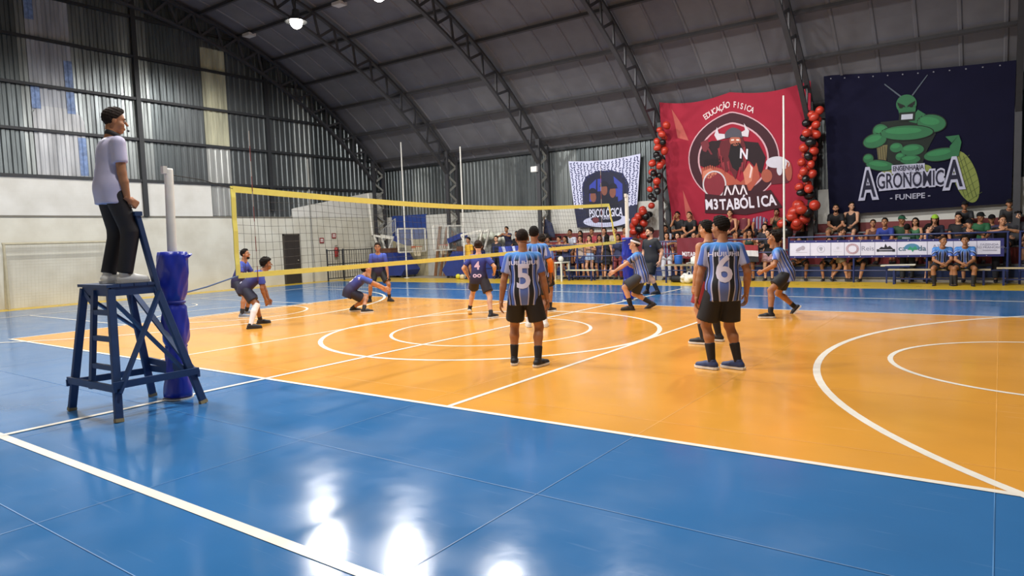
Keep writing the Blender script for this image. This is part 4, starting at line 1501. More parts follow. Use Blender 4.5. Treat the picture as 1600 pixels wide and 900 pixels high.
for k in range(24):
    for j in range(4): f.append((4 * k + j, 4 * k + (j + 1) % 4, 4 * ((k + 1) % 24) + (j + 1) % 4, 4 * ((k + 1) % 24) + j))
MB().add(v, f).build('collar', black, rp['root'], True)
wl_ = J['Hc'] + J['Rh'] @ V(0, .11, -.07)
MB().tube([wl_ * sH, (wl_ + J['Rh'] @ V(0, .02, -.01)) * sH], .01, 8).build('whistle', M('#1a1a1a', .4), rp['root'])

# ================================================================== STANDS, RAILINGS, BANNERS
YR = 12.25                                             # line of the railing
T = ((12.85, 13.25, .0, .48), (13.25, 13.67, .48, .97), (13.67, 14.0, .97, 1.46))
blue_paint = M('#1d3670', .5, var=.12, scale=3, name='blue_concrete_paint')
red_paint = M('#7d2a2b', .55, var=.12, scale=3, name='red_concrete_paint')
XB0 = -9.3
tiers = empty('bleacher', (0, 0, 0), 0, 'stepped concrete bleacher painted blue and red along the back wall', 'bleacher')
for i, (y0, y1, z0, z1) in enumerate(T):
    MB().box((XB0, y0, 0), (X1 - .3, 14.0, z1)).build('tier', [blue_paint, red_paint, red_paint][i], tiers)
    MB().box((XB0, y0 - .01, z1 - .04), (X1 - .3, y1, z1 + .004)).build('tier_top', M('#6f7078', .7, var=.1, name='worn_grey_tier_top'), tiers)
MB().box((XB0, T[0][0] - .03, 0), (X1 - .3, T[0][0], .12)).build('plinth', concrete, tiers)

rail_blue = M('#1c2a5e', .4, var=.08, name='dark_blue_railing_paint')
def railing(x0, x1, label, bars=0., top=1.34):
    r = empty('railing', ((x0 + x1) / 2, YR, 0), 0, label, 'railing', 'blue metal railings')
    h = (x1 - x0) / 2
    n = max(1, round((x1 - x0) / 1.9))
    for i in range(n + 1):
        x = -h + 2 * h * i / n
        x = min(max(x, -h + .03), h - .03)
        MB().tube([(x, 0, 0), (x, 0, top)], .028, 8).build('post', rail_blue, r)
    for z in (top, top - .42, .35):
        MB().tube([(-h, 0, z), (h, 0, z)], .026 if z == top else .02, 8).build('rail', rail_blue, r)
    if bars:
        k = int(2 * h / bars)
        me = MB().tube([(0, 0, .35), (0, 0, top)], .013, 6).mesh('bar')
        me.materials.append(rail_blue)
        for i in range(1, k): obj('bar', me, None, r, (-h + i * bars, 0, 0))
railing(-9.2, -3.3, 'blue metal railing with upright bars before the standing spectators', .3, 1.3)
railing(-2.2, 2.1, 'blue metal railing carrying the small red club banner', .0, 1.34)
railing(2.2, 7.7, 'blue metal railing carrying the white sponsor banner', .0, 1.36)
railing(7.9, 12.0, 'blue metal railing past the end of the sponsor banner', .25, 1.36)
iron = M('#23262c', .5, .3, name='black_iron')
fe = empty('iron_fence', (-16.55, 11.2, 0), 0, 'black iron fence with upright bars beside the dark door wall', 'fence')
for a in (-1.35, -.45, 1.3): MB().tube([(0, a, 0), (0, a, 1.42)], .035, 8).build('post', iron, fe)
for z in (1.36, .75, .12): MB().tube([(0, -1.35, z), (0, 1.3, z)], .022, 6).build('rail', iron, fe)
me = MB().tube([(0, 0, .12), (0, 0, 1.36)], .012, 5).mesh('bar'); me.materials.append(iron)
for i in range(1, 19): obj('bar', me, None, fe, (0, -1.35 + i * .14, 0))
# stair landing rail in the corner
sr = empty('stair_railing', (-16.9, 13.75, 0), 0, 'grey stair railing climbing in the corner above the hoop stand', 'railing')
grey_rail = M('#b5b6b6', .5, .3, name='grey_rail_paint')
for i in range(9): MB().tube([(i * .11 - .2, 0, 1.7 + i * .06), (i * .11 - .2, 0, 2.25 + i * .06)], .014, 6).build('bar', grey_rail, sr)
MB().tube([(-.3, 0, 2.2), (.72, 0, 2.76)], .022, 6).build('rail', grey_rail, sr)
MB().tube([(-.3, 0, 1.62), (.72, 0, 2.2)], .022, 6).build('rail', grey_rail, sr)
for a in (-.3, .72): MB().tube([(a, 0, 0), (a, 0, 2.2 if a < 0 else 2.76)], .022, 6).build('post', grey_rail, sr)

# extinguisher and signs on the gable wall
fx = empty('fire_extinguisher', (X0 + .12, 10.9, 1.05), 0, 'red fire extinguisher hung on the white wall behind the iron fence', 'extinguisher')
redp = M('#8e2420', .35, name='extinguisher_red')
MB().lathe([(.07, 0), (.085, .02), (.085, .36), (.06, .43), (.03, .46)], n=16).build('cylinder', redp, fx, True)
MB().beam((-.06, 0, .5), (.09, 0, .52), .03, .025).build('lever', M('#2a2a2a', .5), fx)
MB().tube([(0, 0, .46), (.1, .05, .44), (.1, .06, .2)], .014, 6).build('hose', M('#1a1a1a', .6), fx)
for yy, zz, lb in ((10.18, 1.82, 'small red sign with white symbol, lower of two on the wall'), (10.88, 2.02, 'small red sign with white symbol, higher of two above the extinguisher')):
    sg = empty('wall_sign', (X0 + .035, yy, zz), 0, lb, 'sign', 'safety signs')
    MB().box((0, -.12, -.12), (.01, .12, .12)).build('plate', M('#7e2a2c', .5), sg)
    MB().box((.01, -.07, .02), (.014, .07, .07)).build('symbol', M('#d8d0cc', .5), sg)
    MB().box((.01, -.07, -.07), (.014, -.02, .0)).build('symbol', M('#d8d0cc', .5), sg)
    MB().box((.01, .02, -.07), (.014, .07, .0)).build('symbol', M('#d8d0cc', .5), sg)

# futsal goal by the gable wall
gl = empty('futsal_goal', (X0 + .35, -.45, 0), 0, 'futsal goal with pale frame and net against the gable wall', 'goal')
pale = M('#a79f86', .5, name='pale_goal_paint')
for s in (-1, 1):
    MB().tube([(0, s * 1.5, 0), (0, s * 1.5, 2.03)], .04, 10).build('post', pale, gl)
    MB().tube([(0, s * 1.5, 2.0), (-.28, s * 1.5, 0.03)], .025, 8).build('back_stay', pale, gl)
MB().tube([(0, -1.54, 2.0), (0, 1.54, 2.0)], .04, 10).build('crossbar', pale, gl)
nm = MB()
for i in range(31): y = -1.5 + i * .1; nm.tube([(0, y, 2.0), (-.28, y, .03)], .0025, 3)
for j in range(20): z = .1 * j + .05; xx = -.28 * (1 - z / 2); nm.tube([(xx, -1.5, z), (xx, 1.5, z)], .0025, 3)
tag(nm.build('goal_net', M('#b8b3a2', .8, var=0), gl), kind='stuff')

# tall white poles along the railing
for xx, top, lb in ((-14.2, 6.05, 'tall thin white pole rising behind the folded basketball stand'), (-10.8, 5.5, 'tall thin white pole rising beside the second basketball stand'), (2.12, 5.65, 'tall thin white pole rising before the red club banner')):
    tp = empty('pole', (xx, 12.12 if xx > 0 else 12.35, 0), 0, lb, 'pole', 'tall white poles')
    MB().lathe([(.036, 0), (.034, .5), (.028, top - .02), (.024, top)], n=12).build('shaft', white_paint, tp, True)
    MB().lathe([(.13, 0), (.13, .015), (.055, .02)], n=14).build('base_plate', white_paint, tp)

# ---- folded mobile basketball stands
pad_blue = M('#22357c', .45, var=.12, scale=4, name='blue_padding'); orange_rim = M('#b8552e', .45, name='orange_rim')
def hoop_stand(loc, rz, label, lift, sc=1.):
    b = empty('basketball_stand', loc, rz, label, 'basketball stand', 'folded basketball stands')
    # local: +x towards the backboard side
    mb = MB()
    pr = [(-1.0, .1), (.35, .1), (.55, .35), (-.1, 1.15), (-1.0, 1.15)]
    v = [(x, -.55, z) for x, z in pr] + [(x, .55, z) for x, z in pr]; n = 5
    mb.add(v, [tuple(range(n)), tuple(range(2 * n - 1, n - 1, -1))] + [((i + 1) % n, i, i + n, (i + 1) % n + n) for i in range(n)])
    mb.build('padded_base', pad_blue, b)
    for x in (-.8, .3):
        for y in (-.45, .45): MB().lathe([(.05, 0), (.06, .05), (.05, .1)], (x, y, 0), 10).build('wheel', iron, b)
    MB().box((-1.0, -.5, 1.15), (-.3, .5, 1.36)).build('counterweight', M('#5a3a2a', .7), b)
    e = V(1.0, 0, 1.55 + lift)
    for y in (-.22, .22):
        MB().beam((-1.25, y, 1.2), (-1.55, y, 1.95 + lift * .5), .07, .07).build('rear_arm', white_paint, b)
        MB().beam((-1.55, y, 1.95 + lift * .5), (-.35, y, 1.78 + lift * .5), .07, .09).build('boom', white_paint, b)
        MB().beam((-.7, y, 1.2), (-.35, y, 1.78 + lift * .5), .06, .06).build('strut', white_paint, b)
    MB().beam((-.35, 0, 1.78 + lift * .5), (.5, 0, 1.5 + lift), .36, .22).build('arm_pad', pad_blue, b)
    f = empty('x'); bpy.data.objects.remove(f)
    # backboard: steel frame, glass panel, painted square; stands across the arm
    bx = .62; z0 = 1.12 + lift; z1 = z0 + 1.05
    fr = MB().beam((bx, -.92, z1), (bx, .92, z1), .05, .06).build('backboard_frame', white_paint, b)
    for a, c in (((bx, -.92, z0), (bx, .92, z0)), ((bx, -.92, z0), (bx, -.92, z1)), ((bx, .92, z0), (bx, .92, z1)), ((bx, 0, z0), (bx, 0, z1))):
        MB().beam(a, c, .05, .06).build('frame_bar', white_paint, fr)
    MB().box((bx - .006, -.9, z0), (bx + .006, .9, z1)).build('backboard_panel', M('#dfe6e6', .05, var=0, alpha=.12, name='clear_panel'), b)
    pts = [(bx + .3 + .225 * math.cos(t), .225 * math.sin(t), z0 + .22) for t in np.linspace(0, 2 * PI, 21)[:-1]]
    rim = MB().tube(pts, .012, 6, True).build('rim', orange_rim, b, True)
    MB().box((bx + .02, -.08, z0 + .16), (bx + .1, .08, z0 + .25)).build('rim_bracket', orange_rim, rim)
    nn = MB()
    for k in range(12):
        t = 2 * PI * k / 12
        for s in (1, -1):
            p0 = (bx + .3 + .225 * math.cos(t), .225 * math.sin(t), z0 + .22)
            p1 = (bx + .3 + .13 * math.cos(t + s * .5), .13 * math.sin(t + s * .5), z0 - .2)
            nn.tube([p0, p1], .006, 4)
    tag(nn.build('hoop_net', M('#d8cbb0', .8, var=0), rim), kind='stuff')
    return b
hoop_stand((-15.0, 12.95, 0), D(2), 'folded basketball stand with blue padded base and white boom near the iron fence', .05)
hoop_stand((-11.6, 12.98, 0), D(178), 'folded basketball stand with white framed backboard before the lattice column', .1)
# leaning planks and a low blue crate wall beside them
wood = M('#7a5436', .7, var=.2, scale=8, name='brown_wood')
for i, (xx, dx, w_) in enumerate(((-13.75, .18, .16), (-13.45, .3, .14), (-13.2, .38, .16), (-12.85, .22, .12))):
    o = tag(MB().beam((xx, 13.75, 0.0), (xx + dx, 14.03, 2.35 - i * .12), w_, .04, (0, 1, 0), .004).build('plank', wood), 'brown wooden plank leaning on the wall by the lattice column', 'plank', 'leaning planks')
for i, (xx, lb) in enumerate(((-10.2, 'low blue padded block standing beside the volleyballs'), (-9.6, 'low blue padded block standing beside the railing end'))):
    bl = empty('padded_block', (xx, 12.75, 0), 0, lb, 'block', 'blue padded blocks')
    MB().box((-.28, -.25, .0), (.28, .25, .82)).build('pad', pad_blue, bl)
    MB().box((-.29, -.26, .4), (.29, .26, .44)).build('strap', M('#141d4a', .6), bl)
def volleyball(loc, c, label):
    b = empty('volleyball', loc, .4, label, 'ball', 'balls on the floor')
    MB().ball((0, 0, .108), .105, 18, 12).build('core', M(c, .5, var=.04), b, True)
    for ax in range(3):
        pts = []
        for t in np.linspace(0, 2 * PI, 25)[:-1]:
            q = [math.cos(t) * .106, math.sin(t) * .106, 0]
            q = q[ax:] + q[:ax]
            pts.append((q[0], q[1], q[2] + .108))
        MB().tube(pts, .0025, 4, True).build('seam', M('#7b7440', .6, var=0), b)
volleyball((*AT(716, 436)[:2], .003), '#d8d236', 'yellow volleyball on the yellow border by the blue block')
volleyball((*AT(722.5, 436.5)[:2], .003), '#d9c9a4', 'cream volleyball beside the yellow one')

# ---- benches, tables, chair
def bench(x0, x1, y, label, ztop=.42, seatc='#b7a98c'):
    b = empty('bench', ((x0 + x1) / 2, y, 0), 0, label, 'bench', 'low benches by the court')
    h = (x1 - x0) / 2
    for s in (-.11, .03):
        MB().box((-h, s, ztop - .035), (h, s + .12, ztop)).build('seat_plank', M(seatc, .6, var=.1, name='pale_bench_wood'), b)
    n = 2 if h < 1.2 else 3
    for i in range(n):
        x = -h + .15 + (2 * h - .3) * i / (n - 1)
        for yy in (-.11, .13): MB().beam((x, yy, 0), (x, yy, ztop - .03), .05, .05).build('leg', rail_blue, b)
        MB().beam((x, -.11, .1), (x, .13, .1), .04, .04).build('brace', rail_blue, b)
    MB().beam((-h + .15, .01, .15), (h - .15, .01, .15), .035, .035).build('stretcher', rail_blue, b)
YBN = 11.78
bx0, bx1 = AT(1388, 425, y=YBN)[0], AT(1548, 425, y=YBN)[0]
bench(bx0, bx1, YBN, 'low bench with two seated substitutes before the sponsor banner')
bench(AT(1557, 425, y=YBN)[0], AT(1557, 425, y=YBN)[0] + 2.4, YBN, 'empty low bench past the end of the sponsor banner', .46)
bench(AT(886, 425, y=11.9)[0], AT(932, 425, y=11.9)[0], 11.9, 'low pale bench before the standing spectators', .4, '#c4c6ae')
tb = empty('table', (*AT(873, 440, y=11.7)[:2], 0), 0, 'small white plastic table with things on it before the railing', 'table')
wp = M('#d5d8d0', .4, var=.04, name='white_plastic')
MB().box((-.33, -.3, .66), (.33, .3, .7)).build('top', wp, tb)
for sx in (-1, 1):
    for sy in (-1, 1): MB().beam((sx * .3, sy * .27, 0), (sx * .29, sy * .26, .66), .06, .05).build('leg', wp, tb)
bpos = tb.location
bb_ = empty('ball_on_table', (bpos[0] + .12, bpos[1], .702), 0, 'white volleyball resting on the small plastic table', 'ball')
MB().ball((0, 0, .105), .105, 18, 12).build('core', M('#d8d6cc', .5), bb_, True)
MB().tube([(.106 * math.cos(t), 0, .105 + .106 * math.sin(t)) for t in np.linspace(0, 2 * PI, 25)[:-1]], .003, 4, True).build('seam', M('#8a8880', .6), bb_)
rb_ = empty('folded_cloth', (bpos[0] - .16, bpos[1], .702), .3, 'dark red folded cloth on the small plastic table', 'cloth')
for i in range(3): MB().box((-.1 + i * .008, -.12, i * .02), (.1 - i * .006, .12, i * .02 + .018)).build('fold', M('#5c2030', .8), rb_)
sp = AT(1066, 441, y=11.5)
stb = empty('scorer_table', (sp[0], 11.5, 0), 0, 'scorer table with tan top and dark legs before the red railing banner', 'table')
MB().box((-.5, -.28, .56), (.5, .28, .6)).build('top', M('#8c8066', .6), stb)
for sx in (-1, 1):
    for sy in (-1, 1): MB().beam((sx * .45, sy * .24, 0), (sx * .45, sy * .24, .56), .045, .045).build('leg', rail_blue, stb)
    MB().beam((sx * .45, -.24, .2), (sx * .45, .24, .2), .03, .03).build('brace', rail_blue, stb)
ck = empty('cooler', (sp[0] - .14, 11.56, .602), 0, 'blue round cooler standing on the scorer table', 'cooler')
MB().lathe([(.11, 0), (.125, .02), (.135, .24), (.13, .25)], n=18).build('tub', M('#2a5fae', .4), ck, True)
MB().lathe([(.14, .25), (.14, .28), (.05, .3)], n=18).build('lid', M('#3b74c4', .4), ck, True)
ch = empty('plastic_chair', (sp[0] + .3, 11.9, 0), PI, 'white plastic chair behind the scorer table', 'chair')
MB().box((-.22, -.22, .4), (.22, .22, .44)).build('seat', wp, ch)
bkr = MB(); v = []; f = []
for i in range(9):
    t = -1 + i / 4
    for z in (.44, .62, .85 - .06 * t * t):
        v.append((t * .22, -.2 - .06 * (z - .44) + .05 * t * t, z))
for i in range(8):
    for k in range(2): f.append((3 * i + k, 3 * i + 3 + k, 3 * i + 4 + k, 3 * i + 1 + k))
o = bkr.add(v, f).build('backrest', wp, ch, True); o.modifiers.new('t', 'SOLIDIFY').thickness = .025
for sx in (-1, 1):
    for sy in (-1, 1): MB().beam((sx * .24, sy * .23, 0), (sx * .19, sy * .19, .41), .05, .04).build('leg', wp, ch)
    MB().tube([(sx * .23, -.2, .62), (sx * .25, .1, .62), (sx * .22, .19, .43)], .022, 8).build('armrest', wp, ch)
bg = AT(1078, 440, y=11.25)
f_ = Field((-.4, -.3, -.05), (.4, .3, .5), .02)
rr = random.Random(3)
for _ in range(16): f_.put(ellip((rr.uniform(-.2, .2), rr.uniform(-.08, .08), rr.uniform(.08, .22)), (rr.uniform(.08, .14), .1, rr.uniform(.07, .12))), .03)
f_.cut(lambda X, Y, Z: 0 - Z + 0 * X + 0 * Y)
v, q = f_.mesh()
sb = empty('plastic_bag', (bg[0], 11.2, 0), 0, 'crumpled white plastic bag on the floor under the scorer table', 'bag')
obj('sack', smooth_mesh('sack', v, q), M('#d9d9d2', .35, bump=.3, scale=12, name='white_film'), sb)
MB().tube([(-.06, 0, .28), (-.04, .02, .38), (.04, -.02, .37), (.07, 0, .27)], .014, 6).build('handle', M('#d9d9d2', .35), sb)
kb = empty('sports_bag', (sp[0] - .1, 11.55, 0), 0, 'black sports bag on the floor under the scorer table', 'bag')
f_ = Field((-.35, -.2, -.05), (.35, .2, .35), .02)
f_.put(cone((-.2, 0, .12), (.2, 0, .12), .12, .12), .02)
v, q = f_.mesh(); obj('holdall', smooth_mesh('holdall', v, q), black, kb)
MB().tube([(-.1, 0, .22), (-.08, .0, .3), (.08, 0, .3), (.1, 0, .22)], .012, 6).build('strap', M('#3a3a40', .7), kb)
# paddle stools glimpsed by the sponsor banner
ft = empty('folded_stretcher', (AT(1403, 417, y=12.05)[0], 12.05, 0), 0, 'folded stretcher with pale handles under the sponsor banner', 'stretcher')
for yy in (-.1, .1): MB().tube([(-.42, yy, .5), (.42, yy, .52)], .022, 8).build('handle', M('#c9c4b4', .6), ft)
MB().box((-.3, -.12, .46), (.3, .12, .5)).build('canvas', rail_blue, ft)
for sx in (-.28, .28): MB().beam((sx, 0, 0), (sx, 0, .46), .03, .04).build('leg', rail_blue, ft)

# ---- banners
def banner(name, corners, label, mat, nx=40, ny=30, folds=None, sag=0., swags=1, thick=.006):
    """corners tl, tr, br, bl as 3D points; returns map(u, v) with u 0..1 across and v 0..1 up"""
    tl, tr, br, bl = [V(*c) for c in corners]
    nv = nrm(np.cross(tr - tl, bl - tl))
    if nv[1] > 0: nv = -nv
    def mp(u, v, off=0.):
        top = tl * (1 - u) + tr * u - V(0, 0, sag) * (abs(math.sin(swags * PI * u)) if swags else 0); bot = bl * (1 - u) + br * u
        p = bot * (1 - v) + top * v
        d = folds(u, v) if folds else 0
        return p + nv * (d + off)
    root = empty(name, tuple(bl * .5 + br * .5), 0, label, 'banner')
    base = V(*root.location)
    vs = []; fs = []
    for off in (0., -thick):
        for j in range(ny + 1):
            for i in range(nx + 1): vs.append(mp(i / nx, j / ny, off) - base)
    M_ = (nx + 1) * (ny + 1)
    for j in range(ny):
        for i in range(nx):
            a = j * (nx + 1) + i
            fs.append((a, a + 1, a + nx + 2, a + nx + 1)); fs.append((a + M_, a + nx + 1 + M_, a + nx + 2 + M_, a + 1 + M_))
    obj('cloth', mesh('cloth', vs, fs, True), mat, root)
    W_ = np.linalg.norm(tr - tl); Hh = np.linalg.norm(tl - bl)
    def layer(nm, parts, colr, lev, maxlen=.12):
        """parts in metres measured from the banner's centre"""
        mt_ = M(colr, .75, var=.04, name='print_' + colr.strip('#')) if isinstance(colr, str) else colr
        if 1 < len(parts) <= 16:
            for q in parts: layer(nm, [q], colr, lev, maxlen)
            return
        o_ = decal(nm, parts, lambda a, b: mp(a / W_ + .5, b / Hh + .5, .004 * lev + .004) - base, mt_, root, maxlen)
        if len(parts) > 16: o_['kind'] = 'stuff'
        return o_
    return root, mp, layer, W_, Hh, base
def cord(root, base, a, b):
    MB().tube([V(*a) - base, V(*b) - base], .006, 5).build('tie_cord', M('#4a4a4a', .8), root)

# red club banner with round emblem
yt, yb = 13.0, 13.86
C4 = [AT(1030, 160, y=yt), AT(1266, 126, y=yt), AT(1272, 352, y=yb), AT(1050, 352, y=yb)]
def red_folds(u, v):
    e = max(0, (u - .72) / .28); l = max(0, (.22 - u) / .22)
    return .05 * e * math.sin(26 * (u * .9 + .5 * v)) + .045 * l * math.sin(22 * (u - .6 * v)) + .012 * math.sin(7 * u + 2 * v)
rb, rmp, L_, BW, BH, bs = banner('club_banner', C4, 'large red club banner with round emblem of a bearded man in horned helmet', M('#9a2a3c', .9, var=.06, scale=2, spec=.2, name='red_banner_cloth'), folds=red_folds, sag=.16, swags=2)
cord(rb, bs, rmp(.5, 1), rmp(.5, 1) + V(0, 0, .5)); cord(rb, bs, rmp(0, 1), V(-2.4, 13.3, 5.9)); cord(rb, bs, rmp(1, 1), V(2.62, 13.2, 6.1))
CX, CY, R_ = -.06, .1, 1.38
cx = cy = 0.
Lraw = L_
def L_(nm, parts, c, lev, ml=.12): return Lraw(nm, [shift(q, CX, CY, 0, 1.1, 1.1) for q in parts], c, lev, ml)
P1 = poly_tris
L_('ring', [ringp(cx, cy, R_, R_ * .96, .3)], '#3b1420', 1)
L_('ring_edge', [ringp(cx, cy, R_ + .02, R_ * .96 + .02, .035), ringp(cx, cy, R_ - .29, R_ * .96 - .29, .05)], '#caa0aa', 2)
L_('figure_cape', [P1([(cx - 1.0, cy + .5), (cx - .6, cy + .62), (cx - .2, cy + .55), (cx + .3, cy + .5), (cx + .8, cy + .45), (cx + 1.0, cy), (cx + .85, cy - .5), (cx + .5, cy - .1), (cx - .3, cy - .1), (cx - .75, cy - .25), (cx - 1.05, cy - .1)])], '#231018', 2)
L_('figure_arms', [P1([(cx - 1.0, cy - .2), (cx - .7, cy - .12), (cx - .35, cy - .3), (cx + .2, cy - .75), (cx + .55, cy - .45), (cx + .72, cy - .15), (cx + .8, cy - .6), (cx + .5, cy - 1.0), (cx - .1, cy - 1.05), (cx - .35, cy - .75), (cx - .8, cy - .6), (cx - 1.0, cy - .75)])], '#a9503f', 3)
beard = [(cx - .32, cy + .55), (cx - .45, cy + .2), (cx - .4, cy - .2), (cx - .2, cy - .42), (cx - .12, cy - .3), (cx + .05, cy - .68), (cx + .16, cy - .35), (cx + .32, cy - .45), (cx + .45, cy - .05), (cx + .42, cy + .35), (cx + .35, cy + .6)]
L_('beard', [P1(beard)], '#5e1a24', 4)
L_('beard_shade', [P1([(cx - .02, cy + .4), (cx - .12, cy + .05), (cx - .02, cy - .3), (cx + .12, cy - .42), (cx + .3, cy - .15), (cx + .34, cy + .25), (cx + .25, cy + .45)])], '#150d14', 5)
for i, (bx_, by_, ln) in enumerate(((-.4, .35, .5), (-.36, .1, .5), (-.3, -.1, .4), (.38, .3, .5), (.4, .05, .45), (.3, -.15, .35), (-.15, -.1, .45), (.22, -.3, .3))):
    L_('beard_strand', [P1([(bx_ - .03, by_), (bx_ + .04, by_ + .02), (bx_ + .05 * (1 if bx_ < 0 else -1), by_ - ln)])], '#8a2c36', 6)
for i in range(9):
    L_('fur', [P1([(-.9 + i * .07, .05 - .02 * (i % 3)), (-.82 + i * .07, .07), (-.9 + i * .07, -.28)])], '#1b0d14', 4)
L_('chest', [P1([(.3, -.45), (.5, -.15), (.62, -.3), (.55, -.7), (.35, -.85)])], '#c77a62', 4)
L_('chest_edge', [P1([(.52, -.2), (.6, -.3), (.52, -.62), (.47, -.6), (.54, -.32)])], '#e2c6c4', 5)
L_('forearm', [P1([(-.95, -.3), (-.7, -.22), (-.5, -.42), (-.75, -.55), (-.98, -.5)])], '#c77a62', 4)
L_('axe', [P1([(-.95, .62), (-.72, .7), (-.68, .48), (-.8, .3), (-.9, .35)]), P1([(-.78, .45), (-.72, .45), (-.6, .2), (-.66, .2)])], '#6e2832', 4)
L_('face', [P1(ell(cx + .12, cy + .5, .17, .16))], '#a8604c', 5)
L_('helmet', [P1(ell(cx + .08, cy + .68, .27, .2, 24, 0, PI) + [(cx - .2, cy + .6), (cx + .36, cy + .6)])], '#4c4a55', 6)
L_('horns', [P1([(cx - .18, cy + .62), (cx - .42, cy + .6), (cx - .5, cy + .78), (cx - .4, cy + 1.0), (cx - .36, cy + .8), (cx - .18, cy + .74)]), P1([(cx + .34, cy + .64), (cx + .52, cy + .62), (cx + .56, cy + .8), (cx + .42, cy + 1.02), (cx + .44, cy + .82), (cx + .33, cy + .76)])], '#cfc6cf', 7)
L_('eyes', [rectp(cx - .0, cy + .5, cx + .09, cy + .54), rectp(cx + .16, cy + .5, cx + .25, cy + .54)], '#e8dcd6', 7)
L_('lettering', [shift(text_tris('N', .42, .03, .8), cx + .36, cy + .1, -.12)], '#d8d4e0', 7)
L_('shield', [P1(ell(cx - .62, cy - .75, .36, .42))], '#7e2733', 4)
L_('shield_edge', [ringp(cx - .62, cy - .75, .38, .44, .045)], '#c8c0c4', 5)
L_('mug', [P1([(cx + 1.1, cy - .2), (cx + 1.6, cy - .18), (cx + 1.62, cy - .8), (cx + 1.12, cy - .82)])], '#5a2029', 4)
L_('mug_foam', [P1(ell(cx + 1.3, cy - .16, .3, .17)), P1(ell(cx + 1.52, cy - .24, .16, .14)), P1(ell(cx + 1.38, cy - .4, .08, .16))], '#c9c6d2', 5)
L_('fist', [P1(ell(cx + 1.0, cy - .55, .16, .2)), P1(ell(cx + 1.64, cy - .45, .1, .3))], '#a05342', 5)
L_('name_plate', [P1([(cx - .95, cy - 1.02), (cx - .4, cy - 1.12), (cx - .3, cy - .82), (cx + .38, cy - .82), (cx + .45, cy - 1.08), (cx + 1.1, cy - .98), (cx + 1.42, cy - 1.52), (cx + .3, cy - 1.75), (cx - 1.0, cy - 1.66)])], '#3a121d', 6)
L_('lettering', [shift(text_tris('ΛΛΛ', .38, .02, .95), cx + .03, cy - 1.0)], '#e2d8df', 8)
for i, (ch_, dy, rt) in enumerate(zip('M3TABÓLICA', (0, .0, -.02, -.03, -.02, 0, .02, .04, .06, .09), (0, 0, 0, 0, 0, 0, .03, .05, .08, .1))):
    L_('lettering', [shift(text_tris(ch_, .46, .03, .72), cx - .84 + i * .222 + (-.03 if i > 7 else 0), cy - 1.4 + dy, rt)], '#dcd6e2', 8)
for i, ch_ in enumerate('EDUCAÇÃO FISICA'):
    a = 2.05 - i * .0655
    L_('lettering', [shift(text_tris(ch_, .25, .012, .7), cx + (R_ + .22) * math.cos(a), cy + (R_ + .17) * math.sin(a), a - PI / 2)], '#e6d2d4', 3)
Lraw('flame_print', [P1([(-BW / 2 + .45, BH / 2 - .2), (-BW / 2 + .75, BH / 2 - .75), (-BW / 2 + .95, BH / 2 - 1.3), (-BW / 2 + .55, BH / 2 - 1.2)]), P1([(-BW / 2 + .55, -BH / 2 + 1.3), (-BW / 2 + .75, -BH / 2 + .7), (-BW / 2 + .95, -BH / 2 + .1), (-BW / 2 + .6, -BH / 2 + .05)])], '#b4564f', 1)

# navy banner
yt, yb = 13.05, 13.88
C4 = [AT(1287, 118, y=yt), AT(1588, 94, y=yt), AT(1580, 318, y=yb), AT(1296, 336, y=yb)]
def navy_folds(u, v): return .02 * math.sin(5 * u + 3 * v) + .018 * max(0, u - .6) * math.sin(30 * (v + .4 * u))
nb, nmp, L_, BW, BH, bs = banner('club_banner', C4, 'large navy club banner with green insect emblem above pale lettering', M('#131329', .9, var=.08, scale=2, spec=.15, name='navy_banner_cloth'), folds=navy_folds, sag=.05)
cord(nb, bs, nmp(0, 1), V(2.62, 13.2, 6.1)); cord(nb, bs, nmp(1, 1), V(7.85, 13.2, 6.0))
CX, CY = -.2, -.02
Lraw2 = L_
def L_(nm, parts, c, lev, ml=.12): return Lraw2(nm, [shift(q, CX, CY, 0, 1.04, 1.04) for q in parts], c, lev, ml)
gd, gm, gl_, gk = '#1d4a33', '#2a6642', '#327a4c', '#0e1c16'
def muscle(nm, x, y, a, b, rot=0., c=None, lev=5):
    L_(nm, [P1(ell(x, y, a + .025, b + .025, 26, rot=rot))], gk, lev)
    L_(nm, [P1(ell(x, y, a, b, 26, rot=rot))], c or gm, lev + 1)
    L_(nm, [P1(ell(x - .12 * a, y + .3 * b, a * .7, b * .45, 20, rot=rot))], gl_, lev + 2)
L_('wings', [P1(ell(1.42, -1.15, .27, .82, 30, rot=.25))], '#7d8844', 2)
L_('wing_veins', [shift(rectp(-.008, -.66, .008, .66), 1.26 + i * .09, -1.15, .25) for i in range(4)] + [shift(rectp(-.22, -.006, .22, .006), 1.64 - j * .05, -1.78 + j * .19, .7) for j in range(7)], '#4d5a2c', 3)
L_('torso', [P1([(-.62, .66), (.62, .72), (.72, .2), (.5, -.3), (.38, -.75), (-.42, -.75), (-.52, -.2), (-.7, .2)])], gk, 3)
muscle('shoulder', .62, .52, .34, .25, -.25); muscle('shoulder', -.62, .38, .2, .22, .3)
L_('neck', [P1([(.08, .62), (.3, .95), (.62, .68), (.4, .5)])], gm, 5)
L_('head', [P1(ell(.02, 1.14, .25, .27)), P1([(-.2, 1.1), (.26, 1.12), (.22, .66), (-.12, .66)])], gm, 6)
L_('brow', [P1([(-.2, 1.2), (-.02, 1.1), (.0, 1.04), (-.18, 1.1)]), P1([(.24, 1.22), (.06, 1.1), (.04, 1.04), (.22, 1.1)])], gk, 7)
L_('eye', [P1(ell(-.11, 1.07, .05, .05)), P1(ell(.14, 1.08, .05, .05))], '#0b120f', 8)
L_('mouth', [P1([(-.17, .64), (.22, .64), (.24, .9), (-.15, .9)])], gk, 7)
L_('tooth_row', [P1([(-.11, .69), (.17, .69), (.18, .84), (-.1, .84)])], '#b3b8c6', 8)
